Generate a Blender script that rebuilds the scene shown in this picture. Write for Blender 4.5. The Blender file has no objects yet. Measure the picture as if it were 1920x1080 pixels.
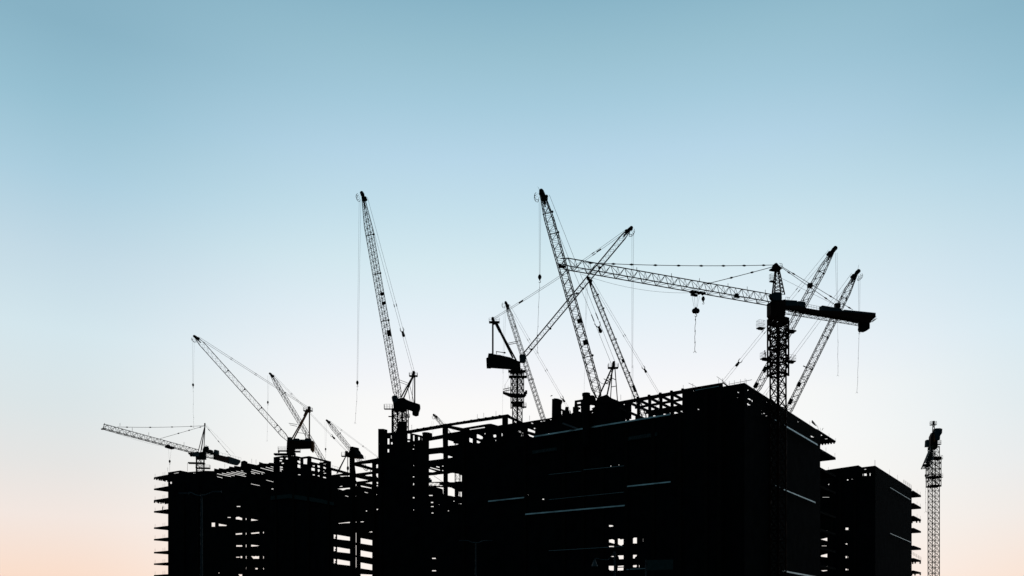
import bpy, bmesh, math, random
from mathutils import Vector, Matrix
from mathutils.geometry import tessellate_polygon
random.seed(11)
R = math.radians
scene = bpy.context.scene
COL = scene.collection

# ------------------------------------------------------------------ camera
F = 1530.0          # focal length in pixels of the 1920 wide photograph
HOR = 1165.0        # the horizon lies below the frame
EYE = 1.6
cam = bpy.data.cameras.new('camera')
camo = bpy.data.objects.new('camera', cam)
COL.objects.link(camo)
camo.location = (0, 0, EYE)
camo.rotation_euler = (R(90), 0, 0)
cam.sensor_width = 36.0
cam.lens = F / 1920.0 * 36.0
cam.shift_y = (HOR - 540.0) / 1920.0
cam.clip_end = 20000
cam.clip_start = 0.5
scene.camera = camo
scene.view_settings.view_transform = 'Standard'
scene.view_settings.look = 'None'
scene.view_settings.exposure = 0.0
scene.view_settings.gamma = 1.0

# ------------------------------------------------------------------ dusk sky
def lin(c):
    return tuple(((x/255.0)/12.92 if x/255.0 <= 0.04045 else ((x/255.0+0.055)/1.055)**2.4) for x in c) + (1.0,)
world = bpy.data.worlds.new('World')
scene.world = world
world.use_nodes = True
nt = world.node_tree
nt.nodes.clear()
N = nt.nodes.new
L = nt.links.new
def mathn(op, a=None, b=None, clamp=False):
    n = N('ShaderNodeMath'); n.operation = op; n.use_clamp = clamp
    for i, v in enumerate((a, b)):
        if v is None: continue
        if isinstance(v, (int, float)): n.inputs[i].default_value = v
        else: L(v, n.inputs[i])
    return n.outputs[0]
tc = N('ShaderNodeTexCoord')
sep = N('ShaderNodeSeparateXYZ')
L(tc.outputs['Generated'], sep.inputs[0])
X, Y, Z = sep.outputs
def ramp(stops):
    r = N('ShaderNodeValToRGB')
    L(Z, r.inputs[0])
    cr = r.color_ramp
    cr.interpolation = 'LINEAR'
    while len(cr.elements) > 1: cr.elements.remove(cr.elements[-1])
    cr.elements[0].position = stops[0][0]; cr.elements[0].color = lin(stops[0][1])
    for p, c in stops[1:]:
        e = cr.elements.new(p); e.color = lin(c)
    return r.outputs[0]
def zc(py, px=960):
    t = (HOR-py)/F; k = (px-960)/F
    return t/math.sqrt(1+k*k+t*t)
centre = ramp([(0.0, (254, 238, 226)), (zc(1080), (254, 246, 240)), (zc(960), (254, 250, 244)), (zc(840), (253, 252, 250)), (zc(760), (251, 250, 249)),
               (zc(700), (243, 245, 249)), (zc(600), (229, 240, 247)), (zc(500), (214, 234, 241)), (zc(400), (197, 224, 236)),
               (zc(300), (183, 214, 232)), (zc(200), (166, 203, 221)), (zc(100), (152, 192, 209)), (zc(0), (137, 180, 199)), (0.75, (96, 136, 154)), (0.95, (70, 106, 120))])
side = ramp([(0.0, (250, 211, 186)), (zc(1070, 0), (250, 223, 205)), (zc(960, 0), (243, 231, 224)), (zc(860, 0), (230, 229, 227)), (zc(750, 0), (220, 229, 231)),
             (zc(600, 0), (212, 230, 237)), (zc(450, 0), (195, 218, 230)), (zc(300, 0), (172, 206, 223)), (zc(150, 0), (151, 192, 210)), (zc(0, 0), (136, 178, 197)), (0.62, (132, 174, 194)), (0.75, (96, 136, 154)), (0.95, (70, 106, 120))])
hl = mathn('SQRT', mathn('ADD', mathn('MULTIPLY', X, X), mathn('MULTIPLY', Y, Y)))
cosaz = mathn('DIVIDE', mathn('ADD', mathn('MULTIPLY', X, 0.06), mathn('MULTIPLY', Y, 0.998)), hl)       # 1 towards the afterglow
side_r = ramp([(0.0, (248, 216, 194)), (zc(1070, 0), (249, 227, 212)), (zc(960, 0), (240, 233, 228)), (zc(860, 0), (231, 234, 235)), (zc(750, 0), (222, 233, 237)),
             (zc(600, 0), (211, 231, 240)), (zc(450, 0), (195, 220, 233)), (zc(300, 0), (174, 208, 225)), (zc(150, 0), (148, 190, 208)), (zc(0, 0), (134, 177, 196)), (0.62, (130, 173, 193)), (0.75, (96, 136, 154)), (0.95, (70, 106, 120))])
def smooth(v, a, b):
    m = N('ShaderNodeMapRange'); m.interpolation_type = 'SMOOTHSTEP'
    L(v, m.inputs[0]); m.inputs[1].default_value = a; m.inputs[2].default_value = b
    return m.outputs[0]
mx = N('ShaderNodeMix'); mx.data_type = 'RGBA'
L(smooth(cosaz, 0.84, 1.0), mx.inputs[0])
ms = N('ShaderNodeMix'); ms.data_type = 'RGBA'
L(smooth(X, -0.15, 0.35), ms.inputs[0]); L(side, ms.inputs[6]); L(side_r, ms.inputs[7])
L(ms.outputs[2], mx.inputs[6]); L(centre, mx.inputs[7])
back = ramp([(0.0, (18, 21, 27)), (0.25, (26, 33, 42)), (0.6, (60, 86, 98)), (0.95, (70, 106, 120))])
mb_ = N('ShaderNodeMix'); mb_.data_type = 'RGBA'
L(smooth(cosaz, 0.28, 0.8), mb_.inputs[0]); L(back, mb_.inputs[6]); L(mx.outputs[2], mb_.inputs[7])
bg = N('ShaderNodeBackground'); bg.inputs[1].default_value = 1.0
L(mb_.outputs[2], bg.inputs[0])
wo = N('ShaderNodeOutputWorld'); L(bg.outputs[0], wo.inputs[0])

# the last of the sun, two degrees above the skyline behind the site
sd = bpy.data.lights.new('sun', 'SUN')
sd.energy = 0.8; sd.angle = R(0.5); sd.color = (1.0, 0.62, 0.38)
so = bpy.data.objects.new('sun', sd); COL.objects.link(so)
so.rotation_euler = Vector((-0.04, 1.0, 0.045)).to_track_quat('Z', 'Y').to_euler()

# ------------------------------------------------------------------ materials
def mat(name, c1, c2, scale=0.6, rough=0.9, metal=0.0, spec=0.1, bump=0.0):
    m = bpy.data.materials.new(name); m.use_nodes = True
    t = m.node_tree; b = t.nodes['Principled BSDF']
    b.inputs['Roughness'].default_value = rough
    b.inputs['Metallic'].default_value = metal
    b.inputs['Specular IOR Level'].default_value = spec
    tcn = t.nodes.new('ShaderNodeTexCoord'); nz = t.nodes.new('ShaderNodeTexNoise')
    nz.inputs['Scale'].default_value = scale; nz.inputs['Detail'].default_value = 6
    t.links.new(tcn.outputs['Object'], nz.inputs['Vector'])
    r = t.nodes.new('ShaderNodeValToRGB')
    r.color_ramp.elements[0].position = 0.35; r.color_ramp.elements[1].position = 0.68
    r.color_ramp.elements[0].color = (*c1, 1); r.color_ramp.elements[1].color = (*c2, 1)
    t.links.new(nz.outputs['Fac'], r.inputs[0]); t.links.new(r.outputs[0], b.inputs['Base Color'])
    if bump:
        bp = t.nodes.new('ShaderNodeBump'); bp.inputs['Strength'].default_value = bump
        t.links.new(nz.outputs['Fac'], bp.inputs['Height']); t.links.new(bp.outputs[0], b.inputs['Normal'])
    return m
M = {
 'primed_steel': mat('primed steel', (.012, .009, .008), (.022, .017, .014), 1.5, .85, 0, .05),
 'concrete': mat('silhouette dark concrete', (.008, .008, .0085), (.016, .016, .0165), .4, .95, 0, .03, .2),  # base set darker than real concrete so the backlit blocks stay black
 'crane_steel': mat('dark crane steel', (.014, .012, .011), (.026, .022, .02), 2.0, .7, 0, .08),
 'crane_red': mat('weathered red crane paint', (.032, .009, .006), (.055, .016, .009), 1.2, .65, 0, .1),
 'crane_yellow': mat('dull yellow crane paint', (.10, .075, .03), (.16, .12, .05), 1.2, .65, 0, .1),
 'crane_orange': mat('orange crane paint', (.30, .09, .03), (.42, .14, .05), 1.2, .6, 0, .2),
 'slate_paint': mat('slate blue grey paint', (.035, .06, .066), (.05, .08, .09), 1.5, .7, 0, .1),
 'rope': mat('greased steel rope', (.015, .015, .016), (.03, .03, .03), 8, .8, 0, .1),
 'flashing': mat('bright metal flashing', (.26, .27, .26), (.56, .58, .56), .35, .28, 1.0, .5, .05),
 'dimmed_flashing': mat('metal flashing dimmed for the lit flanks', (.13, .15, .15), (.26, .29, .29), .4, .35, 1.0, .5, .05),  # darker copy of the flashing; its colour holds down the flanks' sky reflection
 'dull_flashing': mat('dull metal flashing', (.16, .17, .17), (.26, .26, .25), .5, .4, 1.0, .5, .05),
 'netting': mat('green safety banner cloth', (.03, .06, .055), (.05, .085, .08), 3, .9, 0, .1),
 'glyph': mat('pale banner lettering', (.08, .095, .095), (.13, .15, .15), 3, .9, 0, .1),
 'pole_paint': mat('galvanised lamp pole', (.04, .055, .06), (.07, .085, .09), 4, .6, 0, .2),
 'cloth': mat('dark cloth', (.02, .02, .022), (.04, .035, .035), 5, .95, 0, .02),
 'ground': mat('dusty site ground', (.03, .028, .026), (.055, .05, .045), .08, .97, 0, .02, .3),
}

# ------------------------------------------------------------------ places
def P(px, py, Yd):
    return Vector(((px-960)/F*Yd, Yd, EYE+(HOR-py)/F*Yd))
class Plane:
    """a vertical plane through (x0,y0) running along (dx,dy); pixel rays meet it at real distance"""
    def __init__(s, x0, y0, dx, dy):
        l = math.hypot(dx, dy); s.x0, s.y0, s.dx, s.dy = x0, y0, dx/l, dy/l
        nx, ny = -s.dy, s.dx
        if ny < 0: nx, ny = -nx, -ny
        s.n = Vector((nx, ny, 0))
    def t(s, px, off=0):
        k = (px-960)/F
        x0 = s.x0+s.n.x*off; y0 = s.y0+s.n.y*off
        return (k*y0-x0)/(s.dx-k*s.dy)
    def at(s, px, py, off=0):
        t = s.t(px, off)
        Yd = s.y0+s.n.y*off+s.dy*t
        return P(px, py, Yd)
    def xyz(s, t, z, off=0):
        return Vector((s.x0+s.dx*t+s.n.x*off, s.y0+s.dy*t+s.n.y*off, z))
def frontal(Yd): return Plane(0, Yd, 1, 0)
def project(v):
    return 960+v.x/v.y*F, HOR-(v.z-EYE)/v.y*F
U = Vector((-.803, .596, 0)); V = Vector((.597, .802, 0))
FACE = Plane(39.6, 154.3, -.803, .596)      # long front of the whole site
STEP = Plane(44.0, 154.3, -.803, .596)      # front set back by the notch
SIDE = Plane(44.0, 154.3, .597, .802)       # right flank of the big block
FACE2 = Plane(105.0, 236.0, -.803, .596)    # the smaller block behind
SIDE2 = Plane(105.0, 236.0, .597, .802)
def hp(px, py, z):                          # where a pixel ray meets a floor level
    Yd = (z-EYE)*F/(HOR-py)
    return P(px, py, Yd)

# ------------------------------------------------------------------ mesh builder
class MB:
    def __init__(s): s.v = []; s.f = []
    def tube(s, a, b, r, n=5, r2=None):
        a = Vector(a); b = Vector(b); d = b-a
        if d.length < 1e-5: return s
        r2 = r if r2 is None else r2
        d.normalize()
        u = d.cross(Vector((0, 0, 1)) if abs(d.z) < .95 else Vector((1, 0, 0))).normalized(); w = d.cross(u)
        i = len(s.v)
        for c, rr in ((a, r), (b, r2)):
            for k in range(n):
                g = 2*math.pi*k/n+.4
                s.v.append(c+u*math.cos(g)*rr+w*math.sin(g)*rr)
        for k in range(n):
            j = (k+1) % n
            s.f.append((i+k, i+j, i+n+j, i+n+k))
        s.f.append(tuple(range(i+n-1, i-1, -1))); s.f.append(tuple(range(i+n, i+2*n)))
        return s
    def bar(s, a, b, w, h, side=None):
        """box from a to b, w wide sideways, h tall"""
        a = Vector(a); b = Vector(b); d = (b-a).normalized()
        u = Vector(side).normalized() if side is not None else d.cross(Vector((0, 0, 1)) if abs(d.z) < .95 else Vector((1, 0, 0))).normalized()
        w_ = u.cross(d).normalized(); i = len(s.v)
        for c in (a, b):
            for su, sw in ((-1, -1), (1, -1), (1, 1), (-1, 1)):
                s.v.append(c+u*su*w/2+w_*sw*h/2)
        s.f += [(i, i+1, i+5, i+4), (i+1, i+2, i+6, i+5), (i+2, i+3, i+7, i+6), (i+3, i, i+4, i+7), (i+3, i+2, i+1, i), (i+4, i+5, i+6, i+7)]
        return s
    def box(s, c, x, y, z, rot=0.0):
        c = Vector(c); i = len(s.v); ca, sa = math.cos(rot), math.sin(rot)
        for zz in (-z/2, z/2):
            for xx, yy in ((-x/2, -y/2), (x/2, -y/2), (x/2, y/2), (-x/2, y/2)):
                s.v.append(c+Vector((xx*ca-yy*sa, xx*sa+yy*ca, zz)))
        s.f += [(i+3, i+2, i+1, i), (i+4, i+5, i+6, i+7), (i, i+1, i+5, i+4), (i+1, i+2, i+6, i+5), (i+2, i+3, i+7, i+6), (i+3, i, i+4, i+7)]
        return s
    def slab(s, loops, off):
        """polygon with holes, loops of points, given thickness by the vector off"""
        loops = [[Vector(p) for p in l] for l in loops]
        flat = [p for l in loops for p in l]
        tris = tessellate_polygon(loops); i = len(s.v); n = len(flat); off = Vector(off)
        s.v += [p.copy() for p in flat]+[p+off for p in flat]
        for t in tris:
            s.f.append((i+t[0], i+t[1], i+t[2])); s.f.append((i+n+t[2], i+n+t[1], i+n+t[0]))
        k = i
        for l in loops:
            m = len(l)
            for a in range(m):
                b = (a+1) % m
                s.f.append((k+a, k+b, k+n+b, k+n+a))
            k += m
        return s
    def poly(s, plane, pts, th=0.4, holes=(), off=0):
        loops = [[plane.at(x, y, off) for x, y in l] for l in [pts]+list(holes)]
        return s.slab(loops, plane.n*th)
    def ball(s, c, rx, rz=None, n=8):
        rz = rx if rz is None else rz; c = Vector(c); i = len(s.v); m = 5
        for a in range(1, m):
            ph = math.pi*a/m
            for k in range(n):
                g = 2*math.pi*k/n
                s.v.append(c+Vector((math.sin(ph)*math.cos(g)*rx, math.sin(ph)*math.sin(g)*rx, math.cos(ph)*rz)))
        s.v.append(c+Vector((0, 0, rz))); s.v.append(c-Vector((0, 0, rz)))
        top = len(s.v)-2; bot = top+1
        for k in range(n):
            j = (k+1) % n
            s.f.append((top, i+k, i+j)); s.f.append((bot, i+(m-2)*n+j, i+(m-2)*n+k))
            for a in range(m-2):
                s.f.append((i+a*n+k, i+(a+1)*n+k, i+(a+1)*n+j, i+a*n+j))
        return s
    def build(s, name, material, parent=None, loc=None):
        if not s.v: return None
        o0 = Vector(parent_loc(parent)) if parent is not None else (Vector(loc) if loc is not None else Vector((0, 0, 0)))
        me = bpy.data.meshes.new(name)
        me.from_pydata([v-o0 for v in s.v], [], s.f); me.update()
        bm = bmesh.new(); bm.from_mesh(me); bmesh.ops.recalc_face_normals(bm, faces=bm.faces); bm.to_mesh(me); bm.free()
        me.materials.append(M[material])
        o = bpy.data.objects.new(name, me); COL.objects.link(o)
        if parent is not None: o.parent = parent
        else: o.location = o0
        return o
def parent_loc(o):
    p = Vector((0, 0, 0))
    while o is not None:
        p = p+o.location; o = o.parent
    return p
def tag(o, label, cat, group=None):
    o['label'] = label; o['category'] = cat
    if group: o['group'] = group
    return o
def thing(name, label, cat, loc, group=None):
    o = bpy.data.objects.new(name, None); COL.objects.link(o)
    o.location = loc; o.empty_display_size = 1
    return tag(o, label, cat, group)

# ------------------------------------------------------------------ ground
g = MB()
ng = 24
for a in range(ng+1):
    for b in range(ng+1):
        g.v.append(Vector((-6000+500*a, -6000+500*b, 0)))
for a in range(ng):
    for b in range(ng):
        i = a*(ng+1)+b
        g.f.append((i, i+ng+1, i+ng+2, i+1))
go = g.build('ground', 'ground'); go['kind'] = 'structure'

# ================================================================== BUILDINGS
LV = [z+EYE for z in (45.08, 40.9, 36.5, 32.3, 26.2, 22.0, 17.6, 13.4, 9.2, 5.0, 0.9)]
def quad(x0, y0, x1, y1): return [(x0, y0), (x1, y0), (x1, y1), (x0, y1)]
def bbox(l): xs = [p[0] for p in l]; ys = [p[1] for p in l]; return min(xs), min(ys), max(xs), max(ys)
def blocked(pts, boxes, pad=0.6):
    pr = [project(p) for p in pts]; x0, y0, x1, y1 = bbox(pr)
    return any(x0 < b[2]+pad and x1 > b[0]-pad and y0 < b[3]+pad and y1 > b[1]-pad for b in boxes)
ALLBOX = []
DEFER = []
def floors(*a): DEFER.append((floors_now, a, {}))
def columns(*a, **k): DEFER.append((columns_now, a, k))
def floors_now(root, plane, v, t0, t1, levels, boxes, depth=40, step=6.0, start=.6):
    boxes = ALLBOX
    """floor plates behind a front, left out in the bays one can see through"""
    for z in levels:
        m = MB(); t = t0
        while t < t1-.5:
            te = min(t+step, t1)
            s0 = start
            while s0 < depth:
                s1 = min(s0+6, depth)
                c = [plane.xyz(t, z-.35), plane.xyz(te, z-.35)]
                c = [c[0]+v*s0, c[1]+v*s0, c[1]+v*s1, c[0]+v*s1]
                if not blocked(c+[p+Vector((0, 0, .35)) for p in c], boxes):
                    m.slab([c], (0, 0, .35))
                s0 = s1
            t = te
        m.build('floor_slab', 'concrete', root)
def posts(root, pts, h, r=.035, lean=0.0):
    for p in pts:
        p = Vector(p)
        MB().tube(p, p+Vector((lean*random.uniform(-1, 1), 0, h)), r, 4).build('guard_post', 'rope', root)
def strip(root, plane, a, b, hpx, material='flashing', tilt=.45):
    pa = plane.at(*a, -.5); pb = plane.at(*b, -.5)
    ha = hpx/F*pa.y; hb = hpx/F*pb.y
    o = -plane.n
    l = [pa, pb, pb-Vector((0, 0, hb))+o*hb*tilt, pa-Vector((0, 0, ha))+o*ha*tilt]
    MB().slab([l], plane.n*.04).build('flashing', material, root)
def columns_now(root, plane, pxs, top, w=.7, material='primed_steel', boxes=(), bottom=None):
    boxes = ALLBOX
    for i, x in enumerate(pxs):
        y = top(x) if callable(top) else top
        p = plane.at(x, y, -.12)
        q = Vector((p.x, p.y, 0))
        if boxes and blocked([p, q], boxes, 4): continue
        MB().bar(q, p, w, .55, side=(plane.dx, plane.dy, 0)).build('column', material, root)

# ---------------------------------------------------------------- big block
main = thing('building_under_construction', 'largest unfinished block, tall dark corner with jutting floor slabs in the centre and right', 'building', (39.6, 154.3, 0), 'unfinished building blocks')
main_out = [(709, 1180), (709, 804), (719, 804), (719, 812), (735, 811), (742, 810.5), (748, 790), (762, 790), (762, 807.5), (830, 795.8), (832, 794.5), (838, 794.3), (842, 793.8),
  (952, 776.5), (957, 780), (981, 792), (1001, 788.5), (1030, 784), (1034.5, 783), (1035, 748), (1047, 747.5), (1047.3, 752), (1045, 757.5), (1051, 756.5), (1051.5, 766), (1059, 769),
  (1060, 763), (1065, 762.5), (1065.3, 769), (1067, 773), (1068, 776), (1071, 776), (1072, 774.5), (1074, 774), (1074, 763.5), (1077, 762), (1077.5, 751), (1082, 750.3),
  (1094, 748.3), (1094, 738), (1095, 736.5), (1104, 736), (1105, 741), (1112, 741), (1115, 744), (1117, 752), (1160, 756), (1165, 793.3), (1281, 773), (1281, 729.5), (1353, 717.5), (1353, 1180)]
H = []
def q(*a): H.append(quad(*a))
def h(*p): H.append(list(p))
# left tower and its open frames
q(725.5, 822, 730, 833); q(725.5, 842, 729.5, 848); q(732, 816, 734, 822); q(732, 829, 736, 833); q(763, 813, 769, 823); q(763, 826, 768, 828.3)
h((773.5, 815.6), (777, 816.6), (777, 826.5), (773.5, 826.5)); h((783, 818.6), (787, 820), (787, 825), (783, 825.5)); q(790, 821, 791.5, 825)
q(775, 834, 776.7, 836); q(773, 841, 776, 843); q(774, 872, 776, 873.5); q(773, 893, 776.5, 894.8); q(773.5, 906, 776.3, 909.5); q(773, 932, 777, 934.2); q(774, 955, 776, 957)
h((770, 812), (829.6, 802), (829.6, 815), (803.5, 820), (803, 811), (795, 810.5), (793, 811.5), (793, 817.2))
h((803.3, 826.5), (830, 822), (830.4, 838), (803.3, 841)); h((839, 825), (862, 831.5), (855, 834.5), (839, 836))
h((803.3, 852), (826, 849.6), (831, 851), (831, 860), (820, 861.5), (803.3, 863.5)); h((839, 854), (848, 856.5), (848, 857.6), (839, 859))
h((803.3, 879), (818, 884), (811, 885.5), (803.3, 885)); h((805.5, 875.6), (825, 881), (825, 882.3), (805.5, 877)); h((817, 873.8), (824, 875.4), (824, 877), (817, 875.5)); q(828, 873, 831.3, 874.6); q(828, 881.3, 831, 883)
h((803.3, 891.5), (817, 890.5), (820, 889.5), (831.3, 888.6), (831.3, 903.2), (803.3, 903.6)); h((838.6, 888.5), (843, 887), (848, 886.5), (852, 887.3), (860, 888.8), (863, 891), (865.7, 890.5), (865.7, 902.5), (855, 903), (851, 904), (843, 904), (838.6, 902.5))
h((803.3, 905), (824, 905), (824, 909), (830, 910.5), (830, 911.4), (803.3, 911)); h((817, 913), (831.3, 914), (831.3, 926.5), (829.7, 926), (829, 917))
h((838.6, 913.3), (846, 914.3), (852.3, 917.5), (852.3, 931.3), (845, 929.5), (838.6, 928.7)); h((859, 921.3), (865.6, 922.5), (865.6, 931.5), (858.3, 929.5))
q(803.3, 928, 811, 929.7); q(807, 941, 812, 943); q(807, 949, 813, 950.4); q(808, 961, 812.5, 962.6); q(838.7, 957, 841.7, 958.4); q(849, 939, 852, 940.3); q(859, 943.8, 865, 945); q(822, 945, 823.5, 946.5)
q(809, 1046, 817, 1047.8); q(809, 1069.3, 817.5, 1071)
# long raised frame and the roof shed
h((845, 798), (941.5, 784.2), (941.5, 796.3), (934, 798), (921, 794.3), (915, 794.5), (868, 802.5)); h((839, 802.5), (863, 808.5), (839, 812.3)); h((951.5, 783.5), (961, 787.5), (961, 793.8), (951.5, 795.2))
h((963, 788.5), (969, 791), (969, 792.5), (963, 793.5))
h((879, 804.5), (909, 800), (909, 802), (880, 806)); h((879, 820.5), (886, 823), (886, 830.5), (879, 828)); h((893, 814), (897, 814.5), (905, 819), (905, 822.5), (901, 823.3), (893, 820.5)); h((893, 825), (901, 829), (898, 831), (893, 830))
h((924, 815), (929, 814.3), (930.5, 817), (930, 819.6), (926, 820.5), (924, 818)); q(928, 824.5, 930, 827); q(939.5, 812.3, 942, 817.5); q(907.5, 812, 910, 814)
h((971, 807.5), (975, 808.3), (980.5, 811.5), (980.5, 812.7), (971, 809.3)); q(976.5, 814.5, 978.5, 818); q(979.3, 814.5, 980.7, 818)
h((989, 803), (1003, 808.3), (1003, 812), (988.5, 808)); h((989, 813.5), (1002, 818.3), (999.5, 820), (992, 817.5)); q(1000, 802, 1003.5, 804.3); h((995, 792.2), (999.5, 793.4), (999.5, 794.6), (995, 793.4))
h((1012, 789.6), (1022, 788), (1022, 789.6), (1012, 791)); h((1030, 786.3), (1034.4, 785.8), (1034.4, 787.3), (1030, 787.4)); h((1014, 815), (1016.5, 814.3), (1017, 815.5), (1014, 816.2)); h((1025.5, 812.8), (1029, 811.6), (1030, 813), (1026, 813.8))
# concrete columns and roof plant
h((1044.7, 761.5), (1047.2, 761), (1047.2, 763.3), (1045, 763.3)); q(1044.8, 767.8, 1046.7, 779.8); h((1051.5, 770), (1054, 771), (1054, 778.8), (1051.5, 778.8))
h((1081.3, 754), (1088.7, 753.5), (1088.7, 756.5), (1081.3, 757.3)); h((1082, 761.5), (1088.7, 760.6), (1088.9, 772.3), (1084, 770.5), (1084, 768), (1087, 767), (1087.4, 764), (1084, 762.6))
h((1105.3, 757.6), (1109, 759.6), (1114.8, 760), (1115, 763), (1111, 764.6), (1109, 766), (1111, 768.5), (1105.3, 769.8)); h((1107, 775), (1110, 772.6), (1112, 773.3), (1109, 775.6))
h((1163.5, 765.5), (1168, 765), (1168, 766.5), (1164, 766.7)) if False else None
# corner zone
h((1307.3, 755.5), (1311.4, 755), (1311.4, 767), (1309.5, 769), (1307.3, 766.5)); q(1296, 759, 1297, 762.2); q(1296, 767, 1297, 769.5); q(1307, 749, 1309.2, 750.8); q(1299, 731.9, 1300.6, 733)
# see-through bays low down
h((1141, 984.4), (1147, 984.6), (1150.5, 986.3), (1147, 987.4), (1141, 987.6)); h((1141, 1012), (1147.5, 1010.8), (1152, 1013), (1152, 1019.5), (1141, 1016.5)); q(1141, 1023.6, 1151, 1026)
h((1157.7, 1010), (1162, 1010), (1163, 1011.5), (1168.9, 1010.5), (1168.9, 1020.5), (1164.5, 1023.3), (1160, 1021.5), (1157.7, 1019.8)); h((1186, 1009.5), (1188, 1008), (1194, 1008), (1194, 1018.8), (1186, 1018.8)); q(1198, 1007.5, 1199, 1017.5); q(1204.7, 1009, 1205.9, 1016.2)
q(1144, 1042.6, 1151, 1044); h((1157.5, 1041.5), (1169, 1041.2), (1169, 1048), (1160, 1048.6), (1159, 1044)); h((1186, 1040.3), (1194, 1040.3), (1193, 1043.5), (1191, 1044), (1190, 1047), (1186, 1047)); q(1198, 1040, 1199, 1041.7); q(1205, 1040, 1205.9, 1042.6)
h((1140.5, 1061), (1151, 1061), (1150.5, 1069.7), (1142.5, 1069.3), (1140.5, 1067)); h((1157.5, 1061.2), (1169, 1060.2), (1169, 1062.4), (1157.5, 1062.8)); h((1157, 1064.5), (1169, 1064), (1168.6, 1069.3), (1157, 1069.8)); h((1186, 1060), (1193.7, 1059.2), (1193.7, 1062.5), (1192, 1063.6), (1186, 1063)); q(1197.2, 1059.6, 1199, 1063.2); q(1205, 1058.8, 1205.9, 1060.8)
q(989, 927, 990.4, 928.6); q(1016, 935, 1020, 936.8); q(1375.5, 1050, 1376.5, 1058.5) if False else None
q(1143.5, 873, 1146, 874.3); q(1159, 871, 1161, 872.3)
H = [x for x in H if x]
main_holes = H
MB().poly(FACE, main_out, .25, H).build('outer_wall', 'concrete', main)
# set-back piece at the corner and the right flank
nh = [[(1379, 734.5), (1382, 733.8), (1385.5, 736), (1385, 736.8), (1379.5, 735.8)], quad(1379.8, 744.6, 1384, 745.8)]
MB().poly(STEP, [(1353.5, 1180), (1353.5, 725), (1366, 722.8), (1396, 717.6), (1396, 1180)], .5, nh).build('corner_wall', 'concrete', main)
side_holes = [[(1402, 730.7), (1406, 730.7), (1404, 732.6), (1401.5, 732.4)], quad(1412, 737.6, 1416, 738.7),
  [(1402, 747.5), (1404, 746.4), (1408, 747), (1410.5, 749.5), (1413, 750), (1413.6, 753), (1411, 753.5), (1408, 750.5), (1404, 749)],
  [(1401, 757), (1403, 755), (1405, 755.5), (1405.5, 757.5), (1409.5, 759), (1407, 760), (1402, 759.7)],
  [(1428.7, 745), (1433, 748), (1429.2, 750.8)], [(1429, 755.2), (1433.2, 754.4), (1432.5, 756), (1429.2, 756.4)], [(1437, 754), (1441.8, 752.9), (1441.8, 754.4), (1438, 754.9)],
  [(1428.2, 775.5), (1436, 774.2), (1435.6, 775.3), (1428.2, 776.4)], quad(1436, 779, 1440, 780), quad(1446, 765.3, 1449.5, 766.5), quad(1460.5, 769, 1462, 770.6), quad(1467, 773.6, 1468.7, 774.8),
  quad(1495.5, 790.4, 1499, 791.4), [(1523.5, 807), (1527.3, 806.3), (1526.5, 807.5), (1523.5, 807.9)],
  [(1520, 815.2), (1528, 819.6), (1528, 823), (1525, 823), (1520.6, 819)], [(1520, 825), (1525, 827.6), (1524, 828.6), (1520.5, 827)],
  quad(1436, 772, 1437, 773), quad(1427.6, 769.2, 1430, 770.3)]
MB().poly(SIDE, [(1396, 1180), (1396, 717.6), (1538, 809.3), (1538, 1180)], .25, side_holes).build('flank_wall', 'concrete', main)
boxes = [bbox(x) for x in main_holes+nh+side_holes]
# end beyond the flank wall: jutting floor slabs
tipT = SIDE.t(1567)
def cant(z, th, hole=False, t0=48.5, back=26):
    a = SIDE.xyz(t0, z-th); b = SIDE.xyz(tipT, z-th)
    l = [a, b, b+U*back, a+U*back]
    return l, th
for i, z in enumerate(LV[:9]):
    th = .55 if i else .4
    l, _ = cant(z, th, t0=47.5) if i else cant(z, th, t0=46, back=30)
    if i == 0:
        holes = [[hp(1539.3, 814.6, z-th), hp(1545.8, 818.8, z-th), hp(1539.3, 820, z-th)], [hp(1542.6, 823.2, z-th), hp(1551, 822.3, z-th), hp(1556, 825.2, z-th), hp(1547.5, 826.4, z-th)],
                 [hp(1550.8, 830, z-th), hp(1555, 828.8, z-th), hp(1560.5, 828.4, z-th), hp(1559, 829.6, z-th)],
                 [hp(1518.5, 813.5, z-th), hp(1530, 819.5, z-th), hp(1530, 823.8, z-th), hp(1519.5, 822.3, z-th)]]
        m = MB().slab([l]+holes, (0, 0, th))
    else:
        m = MB().slab([l], (0, 0, th))
    # edge formwork teeth under the far edge
    if i == 0:
        e = SIDE.xyz(tipT, z-th)
        for k in range(12): m.box(e+U*(.4+k*.7)+Vector((0, 0, -.12)), .35, .3, .25, math.atan2(U.y, U.x))
    m.build('floor_slab', 'concrete', main)
floors(main, STEP, V, 2.5, 95, LV[1:], boxes, 60)
columns(main, FACE, [x for x in range(1300, 1350, 24)], 735, boxes=boxes)
columns(main, FACE, [870, 905, 945, 985, 1022, 1058, 1094, 1130, 1175, 1225, 1275], lambda x: 812 if x < 960 else HOR-(HOR-819)*(1+(x-1001)/2050)+6, boxes=boxes)
columns(main, FACE, [714, 798], lambda x: 830 if x < 720 else 812, w=1.1, material='concrete')
0 and columns(main, SIDE, [1410, 1428, 1447, 1466, 1486, 1507, 1533], lambda x: 735+(x-1396)*.66, boxes=boxes)
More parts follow.
